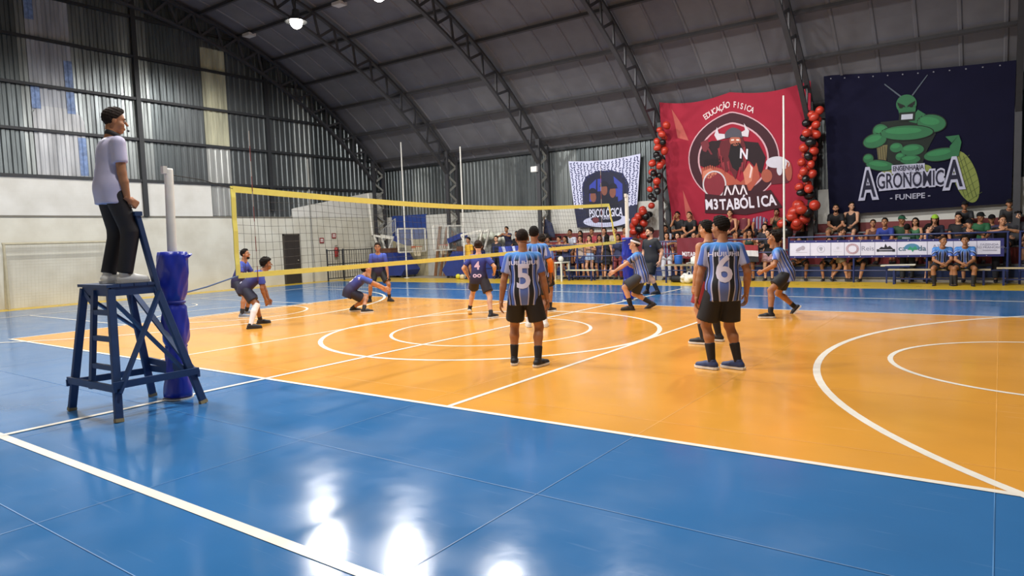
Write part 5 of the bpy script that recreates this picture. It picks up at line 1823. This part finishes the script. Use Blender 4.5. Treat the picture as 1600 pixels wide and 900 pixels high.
L_('antenna_mark', [P1([(-.12, 1.34), (-.09, 1.37), (-.5, 1.76), (-.52, 1.74)]), P1([(.15, 1.38), (.18, 1.36), (.54, 1.92), (.52, 1.93)])], '#4b5562', 4)
muscle('forearm', .02, .3, .64, .21, -.04, lev=7); muscle('forearm', -.78, .12, .3, .2, .25, lev=6)
for x, y, a, b in ((-.24, -.12, .16, .14), (-.14, -.4, .12, .12), (.16, -.22, .28, .17), (.1, -.5, .25, .13), (.12, -.7, .24, .1)): muscle('belly_plate', x, y, a, b, 0, None, 5)
L_('straw', [P1([(-.74, -.02), (-.46, -.02), (-.5, -.52), (-.7, -.52)])], '#6b6443', 5)
L_('straw_stalk', [shift(rectp(-.008, -.2, .008, .2), -.7 + i * .06, -.26, .05) for i in range(4)], '#3e3a28', 6)
muscle('lower_forearm', -.66, -.62, .36, .15, -.2, lev=6); muscle('fist', -.96, -.4, .13, .14, 0, lev=6)
muscle('lower_forearm', .84, -.42, .4, .18, .1, lev=6)
L_('claw', [P1([(1.05, -.2), (1.26, .12), (1.32, -.1), (1.26, -.5), (1.08, -.55)]), P1([(.95, .1), (1.26, .12), (1.1, -.1)])], gm, 8)
L_('seed_head', [P1(ell(.32, -.8, .3, .13)), P1(ell(-.4, -.86, .26, .08))], '#7d8844', 5)
W_AG = M('#b3b4ca', .7, var=.03, name='pale_lettering')
AG = [('A', 1.16, .5, -.98, -1.2), ('GRONÔMIC', .64, .475, .09, -1.13), ('A', 1.16, .5, 1.16, -1.06), ('ENGENHARIA', .2, .62, .05, -.755)]
L_('name_plate', [shift(text_tris(t_, z_, .095 if z_ > .3 else .16, w__), x_, y_) for t_, z_, w__, x_, y_ in AG] + [P1([(-.7, -1.4), (.92, -1.34), (.92, -.9), (-.7, -.96)]), rectp(-.36, -.9, .46, -.64)], W_AG, 9)
L_('lettering', [shift(text_tris(t_, z_, .012, w__), x_, y_) for t_, z_, w__, x_, y_ in AG], '#17172f', 11)
L_('lettering', [shift(text_tris('- FUNEPE -', .23, .015, .95), .09, -1.63)], '#a9aabd', 5)
Lraw2('eyelets', [P1(ell(-BW / 2 + .2 + i * .38, BH / 2 - .1, .02, .02, 10)) for i in range(13)], '#7b7b85', 2)

# blue club banner with lettered border
C4 = [AT(888, 252, y=13.95), AT(1001, 240, y=13.95), AT(993, 352, y=13.95), AT(902, 356, y=13.95)]
pb, pmp, L_, BW, BH, bs = banner('club_banner', C4, 'dark blue club banner with pale scribbled border hung on the corrugated wall', M('#20243f', .75, var=.08, scale=3, name='dark_blue_banner_cloth'), folds=lambda u, v: .02 * math.sin(9 * u + 4 * v), sag=.1)
cord(pb, bs, pmp(0, 1), pmp(0, 1) + V(-.1, 0, .35)); cord(pb, bs, pmp(1, 1), pmp(1, 1) + V(.1, 0, .35))
L_('border', [P1([(-BW / 2, BH / 2), (BW / 2, BH / 2), (BW / 2, -.55), (BW / 2 - .4, -.6), (BW / 2 - .45, .3), (.85, .72), (.3, .92), (-.3, .92), (-.85, .72), (-BW / 2 + .5, .3), (-BW / 2 + .45, -.6), (-BW / 2 + .0, -.55)])], '#c3c6e0', 1)
rr = random.Random(11)
scr = []
for row in range(22):
    yy = BH / 2 - .1 - row * .085
    for i in range(20):
        x = -BW / 2 + .1 + i * (BW - .2) / 19 + rr.uniform(-.03, .03)
        if (x / 1.02) ** 2 + (max(0, yy - .15) / .72) ** 2 < 1 or yy < -.55: continue
        scr.append(shift(rectp(-.05, -.02, .05, .02), x, yy + .03 * math.sin(i), rr.choice((-.6, .9, 1.4, .2))))
L_('border_scribble', scr, '#2b3060', 2)
L_('arch', [P1([(-.98, -.9), (.98, -.9), (.98, .2)] + ell(0, .2, .98, .66, 24, 0, PI) + [(-.98, .2)])], '#1d2038', 3)
L_('arch_glow', [P1([(-.8, -.8), (-.5, -.8), (-.35, .6), (-.7, .35)]), P1([(.45, .65), (.85, .3), (.88, -.3), (.6, -.4)]), P1([(-.32, .1), (-.1, .1), (-.1, .6), (-.28, .6)])], '#33409c', 4)
for fx_, fy_ in ((-.55, -.05), (.02, .2), (.42, .08)):
    L_('figure', [P1([(fx_ - .3, fy_ - .85), (fx_ + .3, fy_ - .85), (fx_ + .24, fy_ - .25), (fx_ - .24, fy_ - .25)])], '#191b2c', 5)
    L_('face', [P1(ell(fx_, fy_ - .06, .15, .22))], '#7a4c40', 6)
    L_('cap', [P1(ell(fx_, fy_ + .1, .2, .2, 20, 0, PI) + [(fx_ - .26, fy_ + .08), (fx_ + .26, fy_ + .08)])], '#17182a', 7)
L_('plate', [P1(ell(.06, -1.12, 1.22, .24))], '#bcc0dc', 5)
L_('plate_shadow', [P1(ell(.06, -1.02, .8, .16))], '#191b30', 6)
L_('plate_food', [P1(ell(-.5, -1.06, .17, .12))], '#6a2f38', 7)
L_('lettering', [shift(text_tris('PSICOLÓGICA', .46, .02, .58), .05, -.8)], '#d3d5ea', 8)
L_('lettering', [shift(text_tris('FUNEPE', .16, .02, .9), .06, -1.0)], '#b9bcd6', 8)

# small red railing banner and the sponsor banner
C4 = [AT(1057, 372, y=YR - .04), AT(1102, 371, y=YR - .04), AT(1104, 406, y=YR - .05), AT(1059, 403, y=YR - .05)]
sb_, smp, L_, BW, BH, bs = banner('railing_banner', C4, 'small dark red club banner tied over the railing by the scorer table', M('#6d1c2a', .75, var=.1, scale=4, name='dark_red_cloth'), 16, 8, folds=lambda u, v: .015 * math.sin(14 * u + 5 * v))
L_('lettering', [shift(text_tris('M3TABÓLICA', .2, .03, .75), .12, -.2), shift(text_tris('ΛΛΛ', .15, .02, 1), .3, .04)], '#d8d0d8', 1)
y_ = YR - .045
C4 = [AT(1234, 376, y=y_), AT(1569, 372, y=y_), AT(1569, 400.5, y=y_), AT(1234, 403.5, y=y_)]
sp_, smp, L_, BW, BH, bs = banner('sponsor_banner', C4, 'long white sponsor banner with navy hem and logos tied on the railing', M('#2b2c6e', .7, var=.04, name='navy_hem_cloth'), 60, 4, folds=lambda u, v: .006 * math.sin(40 * u))
def U(px): return (px - 1401.5) / 335 * BW
L_('white_field', [rectp(-BW / 2, -BH / 2 + .07, BW / 2 - .08, BH / 2 - .075)], '#d5d4e6', 1, .2)
L_('divider', [rectp(U(q) - .006, -BH / 2 + .07, U(q) + .006, BH / 2 - .075) for q in (1271, 1307, 1330, 1357, 1380, 1415, 1461, 1499, 1532)], '#6b6b8c', 2)
L_('eyelets', [P1(ell(-BW / 2 + .15 + i * .3, s * (BH / 2 - .03), .012, .012, 8)) for i in range(17) for s in (-1, 1)], '#c8c8d8', 2)
L_('logo_hand', [P1(ell(U(1252), .01, .12, .05, rot=.5)), P1(ell(U(1258), .04, .06, .07)), rectp(U(1245), -.1, U(1266), -.09)], '#a79fb0', 2)
L_('logo_pin', [ringp(U(1290), .0, .11, .11, .01), P1([(U(1290) - .06, .04), (U(1290), .07), (U(1290) + .06, .04), (U(1290), -.07)])], '#9c9cae', 2)
L_('logo_faint', [rectp(U(1312), -.09, U(1326), -.08), P1(ell(U(1319), .03, .04, .04))], '#bdbccd', 2)
L_('logo_ring', [ringp(U(1343.5), 0, .17, .16, .02)] + [shift(rectp(-.012, -.025, .012, .025), U(1343.5) + .125 * math.cos(a), .118 * math.sin(a), a) for a in np.linspace(0, 2 * PI, 15)], '#b08a94', 2)
L_('lettering', [shift(text_tris('Reis', .2, .004, 1.0), U(1368.5), 0)], '#8d8da2', 2)
L_('logo_black', [P1([(U(1386), -.03), (U(1390), .05), (U(1395), .03), (U(1397), .15), (U(1400), .04), (U(1404), .08), (U(1410), -.03)]), rectp(U(1383), -.09, U(1412), -.05), rectp(U(1383), -.1, U(1387), -.02), rectp(U(1408), -.1, U(1412), -.02)], '#23232c', 2)
L_('lettering', [shift(text_tris('ca', .22, .012, 1.0), U(1423), -.01), shift(text_tris('da', .22, .012, 1.0), U(1453), -.01)], '#3c5f74', 2)
L_('logo_hill', [P1(ell(U(1438), -.03, .2, .17, 24, 0, PI))], '#4b82a4', 2)
L_('logo_green', [P1([(U(1431), -.05), (U(1435), .06), (U(1439), .0), (U(1443), .07), (U(1447), -.05), (U(1441), -.05), (U(1439), -.12), (U(1437), -.05)])], '#2f8f6c', 3)
L_('lettering', [shift(text_tris('Alli', .2, .002, .9), U(1476), .03, .1), shift(text_tris('Alli', .16, .002, .9), U(1486), -.08, .1)], '#8b8ba0', 2)
L_('logo_sketch', [P1([(U(1512), -.1), (U(1514), -.1), (U(1520), .1), (U(1518), .1)]), ringp(U(1514), -.02, .07, .06, .012), P1(ell(U(1519), .1, .035, .03))], '#777792', 2)
L_('lettering', [shift(text_tris('FAZENDA', .085, .004, 1.05), U(1549), .085), shift(text_tris('SÃO FRANCISCO', .085, .004, 1.0), U(1549), 0)], '#85859c', 2)
L_('small_print', [rectp(U(1540), -.1, U(1559), -.07)], '#a3a3b6', 2)

# blue and white flag hung over the railing, red-white-black flag further on
fl = AT(797, 400, y=YR - .05)
C4 = [(fl[0] - .55, YR - .06, 1.3), (fl[0] + .5, YR - .06, 1.33), (fl[0] + .4, YR - .05, .45), (fl[0] - .5, YR - .05, .5)]
fb, fmp, L_, BW, BH, bs = banner('flag', C4, 'blue and white flag draped over the railing behind number 5', M('#2c3f9e', .7, var=.08, name='blue_flag_cloth'), 18, 12, folds=lambda u, v: .03 * math.sin(16 * u + 3 * v))
fb['category'] = 'flag'
L_('white_bands', [P1([(-.4, .4), (-.2, .4), (.1, -.4), (-.1, -.4)]), P1([(.15, .4), (.28, .4), (.45, -.1), (.45, -.3)])], '#b7bfe2', 1)
fl = AT(1170, 395, y=YR - .05)
C4 = [(fl[0] - .28, YR - .06, 1.18), (fl[0] + .28, YR - .06, 1.15), (fl[0] + .32, YR - .05, .62), (fl[0] - .25, YR - .05, .66)]
fb, fmp, L_, BW, BH, bs = banner('flag', C4, 'red, white and black flag hung on the railing beside number 6', M('#8d2730', .7, var=.08, name='red_flag_cloth'), 12, 8, folds=lambda u, v: .02 * math.sin(14 * u + 3 * v))
fb['category'] = 'flag'
L_('white_band', [rectp(-BW / 2, -.09, BW / 2, .09)], '#c9c8cc', 1); L_('black_band', [rectp(-BW / 2, -BH / 2, BW / 2, -.09)], '#1e1e24', 1)

# ---- balloons
bal = MB()
prof = []
for i in range(11):
    a = -PI / 2 + PI * i / 10
    prof.append((max(.001, math.cos(a) * (1 + .06 * math.sin(a))), math.sin(a) * (1.12 if a > 0 else 1.2)))
bal.lathe(prof, n=14); bal.lathe([(.001, -1.2), (.1, -1.3), (.04, -1.32)], n=8)
bal_me = bal.mesh('balloon', True)
bal_red = M('#b03424', .3, var=0, name='red_balloon'); bal_blk = M('#141214', .3, var=0, name='black_balloon'); bal_wht = M('#d3d6c8', .3, var=0, name='white_balloon')
bal_me.materials.append(bal_red)
def garland(label, pts, n, r, mats, seed, spread=.16, cat='balloons'):
    g = empty('balloon_garland', tuple(pts[0]), 0, label, 'balloons', 'balloon garlands')
    base = V(*pts[0]); rr = random.Random(seed)
    pp = [V(*p) for p in pts]
    MB().tube([p - base for p in pp], .006, 4).build('string', M('#333333', .8), g)
    seg = [np.linalg.norm(pp[i + 1] - pp[i]) for i in range(len(pp) - 1)]
    tot = sum(seg)
    for k in range(n):
        d = tot * (k + .5) / n; i = 0
        while i < len(seg) - 1 and d > seg[i]: d -= seg[i]; i += 1
        p = pp[i] + (pp[i + 1] - pp[i]) * d / seg[i]
        a = k * 2.4 + rr.uniform(-.4, .4)
        o = obj('balloon', bal_me, None, g, tuple(p - base + V(spread * math.cos(a), spread * .8 * math.sin(a), rr.uniform(-.05, .05))))
        s = r * rr.uniform(.85, 1.15)
        o.scale = (s, s, s); o.rotation_euler = (rr.uniform(-1.5, 1.5), rr.uniform(-1.5, 1.5), rr.uniform(0, 6))
        o.material_slots[0].link = 'OBJECT'; o.material_slots[0].material = mats[0] if (k // 3) % 2 == 0 or rr.random() < .35 else mats[1]
RB = (bal_red, bal_blk)
yg = 12.7
garland('red and black balloon garland hanging from the roof between blue and red banners', [AT(1036, 196, y=yg), AT(1031, 238, y=yg), AT(1023, 270, y=yg), AT(1020, 312, y=yg)], 24, .12, RB, 1)
garland('low red and black balloon garland against the white wall by the coach', [AT(1010, 322, y=13.66), AT(1006, 338, y=13.66), AT(996, 352, y=13.6), AT(1000, 372, y=13.6)], 15, .14, RB, 2, .2)
garland('red and black balloon garland beside the right edge of the red banner', [AT(1272, 172, y=yg), AT(1266, 215, y=yg), AT(1261, 260, y=yg), AT(1256, 310, y=12.85)], 30, .125, RB, 3, .17)
garland('cluster of red and black balloons at the foot of the red banner', [AT(1262, 318, y=12.9), AT(1245, 342, y=12.9), AT(1232, 352, y=12.9), AT(1238, 362, y=12.9)], 16, .17, RB, 4, .24)
garland('cluster of white balloons on the wall above the yellow-shirted person', [AT(747, 372, y=13.75), AT(770, 368, y=13.75), AT(786, 376, y=13.75)], 12, .15, (bal_wht, bal_wht), 5, .16)
# dark speaker box high by the column and a bracket light
ex = AT(843, 270, x=-7.6)
wf = empty('floodlight', (-7.75, 13.3, 4.35), 0, 'small white floodlight fixed on the lattice column beside the blue banner', 'lamp')
MB().box((-.14, -.08, -.1), (.14, .06, .12)).build('housing', M('#cfcfcf', .4), wf)
MB().box((-.12, -.09, -.08), (.12, -.08, .1)).build('glass', M('#e8e8e0', .1), wf)
MB().beam((0, .05, 0), (.1, .1, 0), .04, .04).build('bracket', dark_steel, wf)
fk = AT(848, 362, y=13.6)
ns = empty('flag', (fk[0], 13.6, 1.46), 0, 'dark navy flag on a stick by the lattice column behind number 5', 'flag')
MB().tube([(0, 0, 0), (.1, 0, 1.0)], .015, 6).build('stick', wood, ns)
v = []; f = []
for i in range(9):
    for k in range(7):
        v.append((.02 + .06 * k / 6 + i * .07 * (1 - .3 * k / 6), .04 * math.sin(i * .9 + k * .5), .3 + .1 * k + .03 * math.sin(i * .7) - i * .02))
for i in range(8):
    for k in range(6): f.append((7 * i + k, 7 * i + 7 + k, 7 * i + 8 + k, 7 * i + 1 + k))
o = MB().add(v, f).build('cloth', M('#1d2440', .75), ns, True); o.modifiers.new('t', 'SOLIDIFY').thickness = .006

# ================================================================== SPECTATORS
POSES = {
 'sit': dict(pelvis=(0, 0, .585), lean=-2, feet={'R': (.13, .44, 0, -6, 0), 'L': (-.13, .43, 0, 6, 0)}, hands={'R': (.14, .34, .66), 'L': (-.14, .33, .66)}, fit=False),
 'sit_lean': dict(pelvis=(0, 0, .585), lean=30, plean=4, feet={'R': (.19, .4, 0, -12, 0), 'L': (-.19, .42, 0, 12, 0)}, hands={'R': (.05, .48, .64), 'L': (-.05, .47, .62)}, head=(0, -8), fit=False),
 'sit_chin': dict(pelvis=(0, 0, .585), lean=18, plean=2, feet={'R': (.13, .42, 0, -6, 0), 'L': (-.13, .42, 0, 6, 0)}, hands={'R': (.04, .36, 1.12), 'L': (-.05, .36, .72)}, elbow={'R': (.4, .2, -1), 'L': (-.4, -.3, -1)}, fit=False),
 'sit_side': dict(pelvis=(0, 0, .585), lean=6, feet={'R': (.2, .42, 0, -16, 0), 'L': (-.1, .46, 0, 3, 0)}, hands={'R': (.18, .28, .72), 'L': (-.12, .4, .68)}, head=(28, 0), fit=False),
 'stand': dict(pelvis=(0, 0, .93), lean=1, head=(10, 2)),
 'stand_cross': dict(pelvis=(.02, 0, .93), lean=2, hands={'R': (-.1, .2, 1.17), 'L': (.1, .22, 1.14)}, elbow={'R': (1, .2, -.6), 'L': (-1, .2, -.6)}, head=(-8, 2)),
 'stand_hip': dict(pelvis=(.02, 0, .93), lean=2, hands={'R': (.2, .06, 1.0), 'L': (-.1, .22, 1.22)}, elbow={'R': (1, -.5, 0), 'L': (-1, 0, -.6)}, head=(16, 4)),
 'rail': dict(pelvis=(0, -.12, .92), lean=16, hands={'R': (.06, .32, 1.36), 'L': (-.08, .34, 1.36)}, elbow={'R': (1, .1, -.3), 'L': (-1, .1, -.3)}, head=(6, 0), hpose=('half', 'half')),
 'rail_wide': dict(pelvis=(0, -.1, .92), lean=12, hands={'R': (.45, .25, 1.36), 'L': (-.45, .25, 1.36)}, elbow={'R': (.3, -1, -.3), 'L': (-.3, -1, -.3)}, head=(-20, 0)),
 'walk': dict(pelvis=(0, 0, .9), lean=5, feet={'R': (.08, .26, 0, -4, 0), 'L': (-.08, -.26, .03, 4, 25)}, hands={'R': (.24, -.08, .85), 'L': (-.24, .16, .88)}),
}
TEE = dict(sleeve=.65, hem=-.1); TANK = dict(tank=True, hem=-.1); CROP = dict(tank=True, hem=.14); DRESS = dict(tank=True, hem=-.34); LONG = dict(sleeve=.99, hem=-.1)
SHO = dict(length=.7); JEAN = dict(length=1.9); MINI = dict(length=.42)
ROW = {'t3': (13.89, .98), 't2': (13.47, .49), 't1': (13.04, .0), 'w': (12.56, .004), 'b': (11.80, .002), 'r': (12.62, .004)}
DK, BR, BL = '#15100e', '#2e1f17', '#5a4030'
def spect(px, row, pose, H, sk, hair, hc, topo, topc, lego, legc, label, rz=0., fem=0., cap=None, bulk=1., dy=0., shoes=None, top_mat=None, key2='', sc=None):
    y, z = ROW[row]; y += dy
    x = AT(px, 380, y=y)[0]
    pk = (pose, H, fem, bulk)
    look = dict(skin=sk, hair=(hair, hc), top=(topo, top_mat or M(topc, .75, var=.06, name='cloth_' + topc.strip('#'))), legs=(lego, M(legc, .75, var=.06, name='cloth_' + legc.strip('#'))),
                shoes=(M(shoes or '#2a2a30', .6), None), legname='trousers' if lego is JEAN else 'shorts', topname='dress' if topo is DRESS else 'shirt')
    if cap: look['cap'] = cap
    return person(label, {'t3': 'spectators on the top tier', 't2': 'spectators on the middle tier', 't1': 'spectators on the lowest tier', 'w': 'spectators standing at the railing', 'r': 'spectators standing at the railing', 'b': 'substitutes on the bench'}[row],
                  (x, y, z), PI + D(rz), dict(POSES[pose], H=H, fem=fem, bulk=bulk), look, key=pk, h=.02)
HM, HF = 1.76, 1.66
# behind the net, left block
spect(776, 'w', 'stand', HM, 3, 'short', DK, LONG, '#1d2130', JEAN, '#191b24', 'spectator in dark jacket and trousers at the railing end', 5)
spect(793, 't2', 'rail', HF, 1, 'short', DK, TEE, '#22264a', JEAN, '#1d2236', 'spectator in navy tee leaning forward above the blue white flag', 0, dy=-.2)
spect(808, 't2', 'sit', HM, 2, 'short', DK, TEE, '#1b1b22', SHO, '#22222a', 'spectator in black tee half hidden behind number 5', 0)
spect(857, 'w', 'stand_hip', HF, 2, 'curly', DK, TANK, '#17171c', SHO, '#1c1f30', 'curly haired woman in black top beside the lattice column', 8, 1.)
spect(875, 't1', 'stand_cross', HF, 0, 'bun', DK, CROP, '#2a2424', SHO, '#23242c', 'woman in dark cropped top with arms crossed and hair in bun', -5, 1., dy=-.1)
spect(885, 'w', 'stand_cross', HF, 1, 'long', DK, TANK, '#232a4e', SHO, '#1b1e2a', 'long haired woman in navy top with arms crossed by the table', -8, 1.)
spect(894, 't2', 'sit_chin', HM, 2, 'short', DK, TEE, '#c3c7d6', SHO, '#3a3c48', 'man in white tee resting chin on hand under the blue banner', 6)
spect(907, 'w', 'stand', HF, 0, 'long', DK, TANK, '#b9a79a', SHO, '#2c3966', 'long haired woman in beige top and denim shorts', 4, 1.)
spect(907, 't2', 'sit', HF, 1, 'bob', DK, TEE, '#7c3a3e', SHO, '#2a2a30', 'seated woman with bobbed hair in faded maroon tee', 0, 1.)
spect(915, 't1', 'sit_side', HF, 0, 'bob', BR, TEE, '#c69a98', SHO, '#2d2a30', 'seated woman in pale pink tee low behind the railing', 0, 1.)
spect(922, 'w', 'stand_hip', HF, 3, 'long', BR, CROP, '#c9a89a', MINI, '#8fa4c4', 'woman in peach cropped top and pale denim shorts', -6, 1.)
spect(925, 't2', 'sit', HM, 1, 'short', BR, TEE, '#a03340', SHO, '#24242a', 'person in red tee seated under the blue banner', 5)
spect(937, 'w', 'stand', HF, 1, 'bob', DK, TEE, '#3a3554', SHO, '#20243a', 'short woman in dark purple tee beside the black dress', 12, 1., dy=.15)
spect(945.5, 't2', 'sit_side', HM, 0, 'bob', DK, TEE, '#8e8c92', SHO, '#33343c', 'person in grey tee seated above the woman in black dress', -5)
spect(948, 'w', 'stand', HF, 3, 'long', DK, DRESS, '#15151b', MINI, '#15151b', 'woman in black dress with long dark hair, turned away', 175, 1.)
spect(961, 't2', 'sit', HM, 0, 'short', DK, TEE, '#b7ab95', SHO, '#2a2a30', 'person in beige tee seated by the yellow side tape', 0)
spect(966, 'w', 'stand', HF, 1, 'bob', DK, TEE, '#2a3052', JEAN, '#6e2a30', 'person in navy tee and red trousers at the railing gap', 0, 1.)
spect(977, 't2', 'sit_side', HM, 1, 'short', DK, TEE, '#a83a2c', SHO, '#26262c', 'person in orange-red tee seated behind the far post', 8)
spect(988, 't1', 'sit', HM, 1, 'short', BR, TEE, '#3f6b4a', SHO, '#2a2a30', 'person in green tee low behind the headband player', -5)
# red banner block
spect(1040, 't2', 'sit', HM, 2, 'short', DK, TEE, '#9e9cac', SHO, '#2b2f44', 'person in grey tee seated beside the red railing banner', 0)
spect(1042, 'w', 'stand', HF, 0, 'bob', DK, MULTI and TEE, '#b9b4b4', JEAN, '#b9bccb', 'woman in patterned pale clothes standing beside the coach', 10, 1., top_mat=MULTI)
spect(1063, 't3', 'sit_chin', HM, 1, 'short', DK, TEE, '#18181d', SHO, '#1f1f26', 'man in black tee resting chin on hand under the red banner edge', -8)
spect(1083, 't3', 'sit_lean', HM, 0, 'short', BR, TEE, '#17171b', SHO, '#222228', 'man in black tee leaning elbows on knees under the red banner', -5)
spect(1060, 'r', 'rail', HF, 3, 'bob', DK, TANK, '#7b4a40', SHO, '#2a2a32', 'woman leaning on the rail over the small red banner', -6, 1.)
spect(1085, 'r', 'rail', HF, 0, 'bun', DK, TANK, '#30282a', SHO, '#2a2a32', 'woman with tied hair leaning on the rail over the small red banner', 4, 1.)
spect(1104, 't3', 'sit', HM, 1, 'short', DK, TEE, '#31222a', SHO, '#222228', 'person in dark tee half hidden behind the tank top player', 0)
spect(1122, 't2', 'sit', HM, 2, 'short', DK, TEE, '#5c2430', SHO, '#222228', 'person in wine tee hidden behind number 6', 0)
spect(1143, 't3', 'sit_lean', HM, 0, 'short', BR, TANK, '#5c1f2b', SHO, '#2a2226', 'person in maroon tank top leaning elbows on knees', 8)
spect(1163, 't3', 'sit', HM, 1, 'short', DK, TANK, '#611f2c', SHO, '#2a2226', 'person in maroon tank top sitting upright under the banner', -4)
spect(1188, 't3', 'sit', HM, 1, 'short', DK, TEE, '#555', SHO, '#2a2a33', 'man in red and blue striped shirt under the banner', 0, bulk=1.2, top_mat=MULTI)
spect(1172, 'w', 'stand', HF, 1, 'long', DK, TANK, '#1f3a2c', SHO, '#1c2028', 'woman in green and black top beside the striped flag', -10, 1.)
spect(1215, 't3', 'sit_chin', HF, 2, 'short', DK, TANK, '#2b3a2c', SHO, '#26262a', 'person in dark green tank top by the tall white pole', 6)
spect(1196, 't2', 'sit_side', HF, 3, 'bob', DK, TEE, '#23222c', SHO, '#26262a', 'woman in black tee seated behind the outstretched arm', -10, 1.)
spect(1201, 'w', 'rail_wide', HF, 3, 'long', DK, TEE, '#17181f', SHO, '#b48f96', 'woman in black top and pink shorts with arms spread on the railing', 0, 1.)
spect(1254, 't2', 'sit', HF, 2, 'bob', DK, TEE, '#1d1c22', SHO, '#26262a', 'person in black tee beside the balloon cluster', 0, 1.)
spect(1250, 't1', 'sit_lean', HM, 2, 'short', DK, TEE, '#26242c', SHO, '#26262a', 'person in dark tee low under the balloon cluster', 8)
# navy banner block
spect(1307, 't3', 'sit_lean', HM, 0, 'beard', DK, TEE, '#131318', SHO, '#8a7a60', 'bearded man in black tee and khaki shorts on the top tier', 6, bulk=1.15)
spect(1331, 't3', 'sit_side', HM, 3, 'short', DK, TANK, '#17161c', SHO, '#1d1d24', 'man in black tank top seated beside the bearded man', -6)
spect(1296, 't1', 'sit', HF, 1, 'bob', DK, TEE, '#1e1d24', SHO, '#26262a', 'person with bobbed hair in black tee below the bearded man', 4, 1.)
spect(1311, 'w', 'walk', HF, 0, 'short', BR, TEE, '#242530', SHO, '#8a7f6c', 'person in dark tee and khaki shorts walking behind the sponsor banner', 92, dy=.02)
spect(1346, 't1', 'sit_side', HM, 0, 'short', DK, TEE, '#23222a', SHO, '#26262a', 'man in dark tee low behind the sponsor banner logos', -8)
spect(1364, 't2', 'sit', HF, 1, 'bun', BR, CROP, '#5a3326', SHO, '#6f8db8', 'woman in brown top and denim shorts under the navy banner', 4, 1.)
spect(1386, 't2', 'sit_lean', HM, 1, 'short', DK, TEE, '#23388f', SHO, '#2a2c36', 'man in royal blue tee leaning elbows on knees', -6)
spect(1408, 't2', 'sit_side', HM, 2, 'short', DK, TEE, '#2b4a33', SHO, '#26262a', 'person in green cap and green tee behind the number 17 jersey', 10, cap='#24503a')
g17 = spect(1417, 'w', 'stand', HF, 2, 'short', DK, dict(sleeve=.7, hem=-.1), '#17432e', JEAN, '#1d1f26', 'person in dark green jersey number 17 turned away at the railing', 172)
spect(1430, 't2', 'sit', HF, 0, 'long', DK, TANK, '#3a6e4c', SHO, '#1f2026', 'long haired woman in green tank top under the navy banner', -6, 1., dy=.05)
spect(1450, 'w', 'stand', HF, 3, 'pony', DK, TANK, '#2a2630', SHO, '#26262a', 'woman with ponytail facing sideways behind the sponsor banner', 70, 1., dy=.1)
spect(1460, 't2', 'sit_chin', HM, 0, 'long', DK, TEE, '#1d2034', SHO, '#24252e', 'long haired person in lime cap resting chin on hand', 6, cap='#8fb83a')
spect(1497, 't2', 'sit', HM, 0, 'short', DK, TEE, '#16161c', SHO, '#1e1e26', 'man in black tee seated above the second substitute', -5, bulk=1.1)
spect(1506, 't3', 'sit_lean', 1.62, 2, 'short', DK, TEE, '#1b1c22', SHO, '#1e1e26', 'person in black cap on the top tier behind the leaning man', 4, cap='#16161b')
spect(1514, 'r', 'rail', HM, 0, 'short', DK, TEE, '#14141a', SHO, '#1e1e26', 'man in black cap and black tee leaning on the rail', 5, cap='#17171c')
spect(1531, 't2', 'sit_side', HM, 2, 'short', DK, TEE, '#1e5a38', SHO, '#1e1e26', 'person in black cap and green tee between the leaning men', 0, cap='#15191a')
spect(1549, 't2', 'sit', HF, 1, 'short', DK, TEE, '#3a3550', SHO, '#1e1e26', 'person in black cap with pale emblem and purple tee', -5, cap='#121216')
spect(1565, 'r', 'rail', 1.82, 0, 'short', BR, TEE, '#15151a', JEAN, '#1a1c26', 'tall man in black tee leaning on the rail end, bare headed', 8)
spect(1576, 't3', 'sit_lean', 1.62, 1, 'short', DK, TEE, '#222226', SHO, '#1e1e26', 'person in dark cap on the top tier at the banner end', 0, cap='#191a1e')
spect(1587, 't2', 'sit_side', HM, 3, 'curly', DK, TEE, '#24222a', SHO, '#1e1e26', 'person with bushy dark hair at the end of the middle tier', 6)
me = g17['shirt']
number_on(g17, [('17', .32, .22, .03, .9), ('ooooo', .08, .42, .01, 1.)], numc)
# yellow shirt by the stands
yp = AT(735, 437, y=11.95)
person('person in yellow tee standing beside the second basketball stand', 'people beside the court', (yp[0], 11.95, .004), D(165), dict(POSES['stand'], H=1.74, fem=0, bulk=1.05),
       dict(skin=1, hair=('short', DK), top=(TEE, M('#d0a02a', .75)), legs=(SHO, M('#2a3150', .75)), shoes=(M('#222228', .6), None)), key=('stand', 1.74, 0, 1.05), h=.02)
# two substitutes on the bench
for px_, rz_, hr, lb in ((1471, 8, ('short', BR), 'substitute in striped jersey on the bench, looking aside, bare headed'), (1508, 0, ('curly', DK), 'substitute in striped jersey on the bench with bushy dark hair')):
    x = AT(px_, 420, y=11.80)[0]
    pz = dict(POSES['sit_lean'], H=1.76)
    if px_ == 1471: pz['head'] = (25, -4)
    person(lb, 'substitutes on the bench', (x, 11.80, .002 - .06), PI + D(rz_), pz,
           dict(skin=1, hair=hr, top=(dict(sleeve=.7, hem=-.08), STRIPE), legs=(SHO, black), socks=(.6, black), shoes=(shoe_k, sole_w if px_ == 1471 else sole_k)), h=.016)
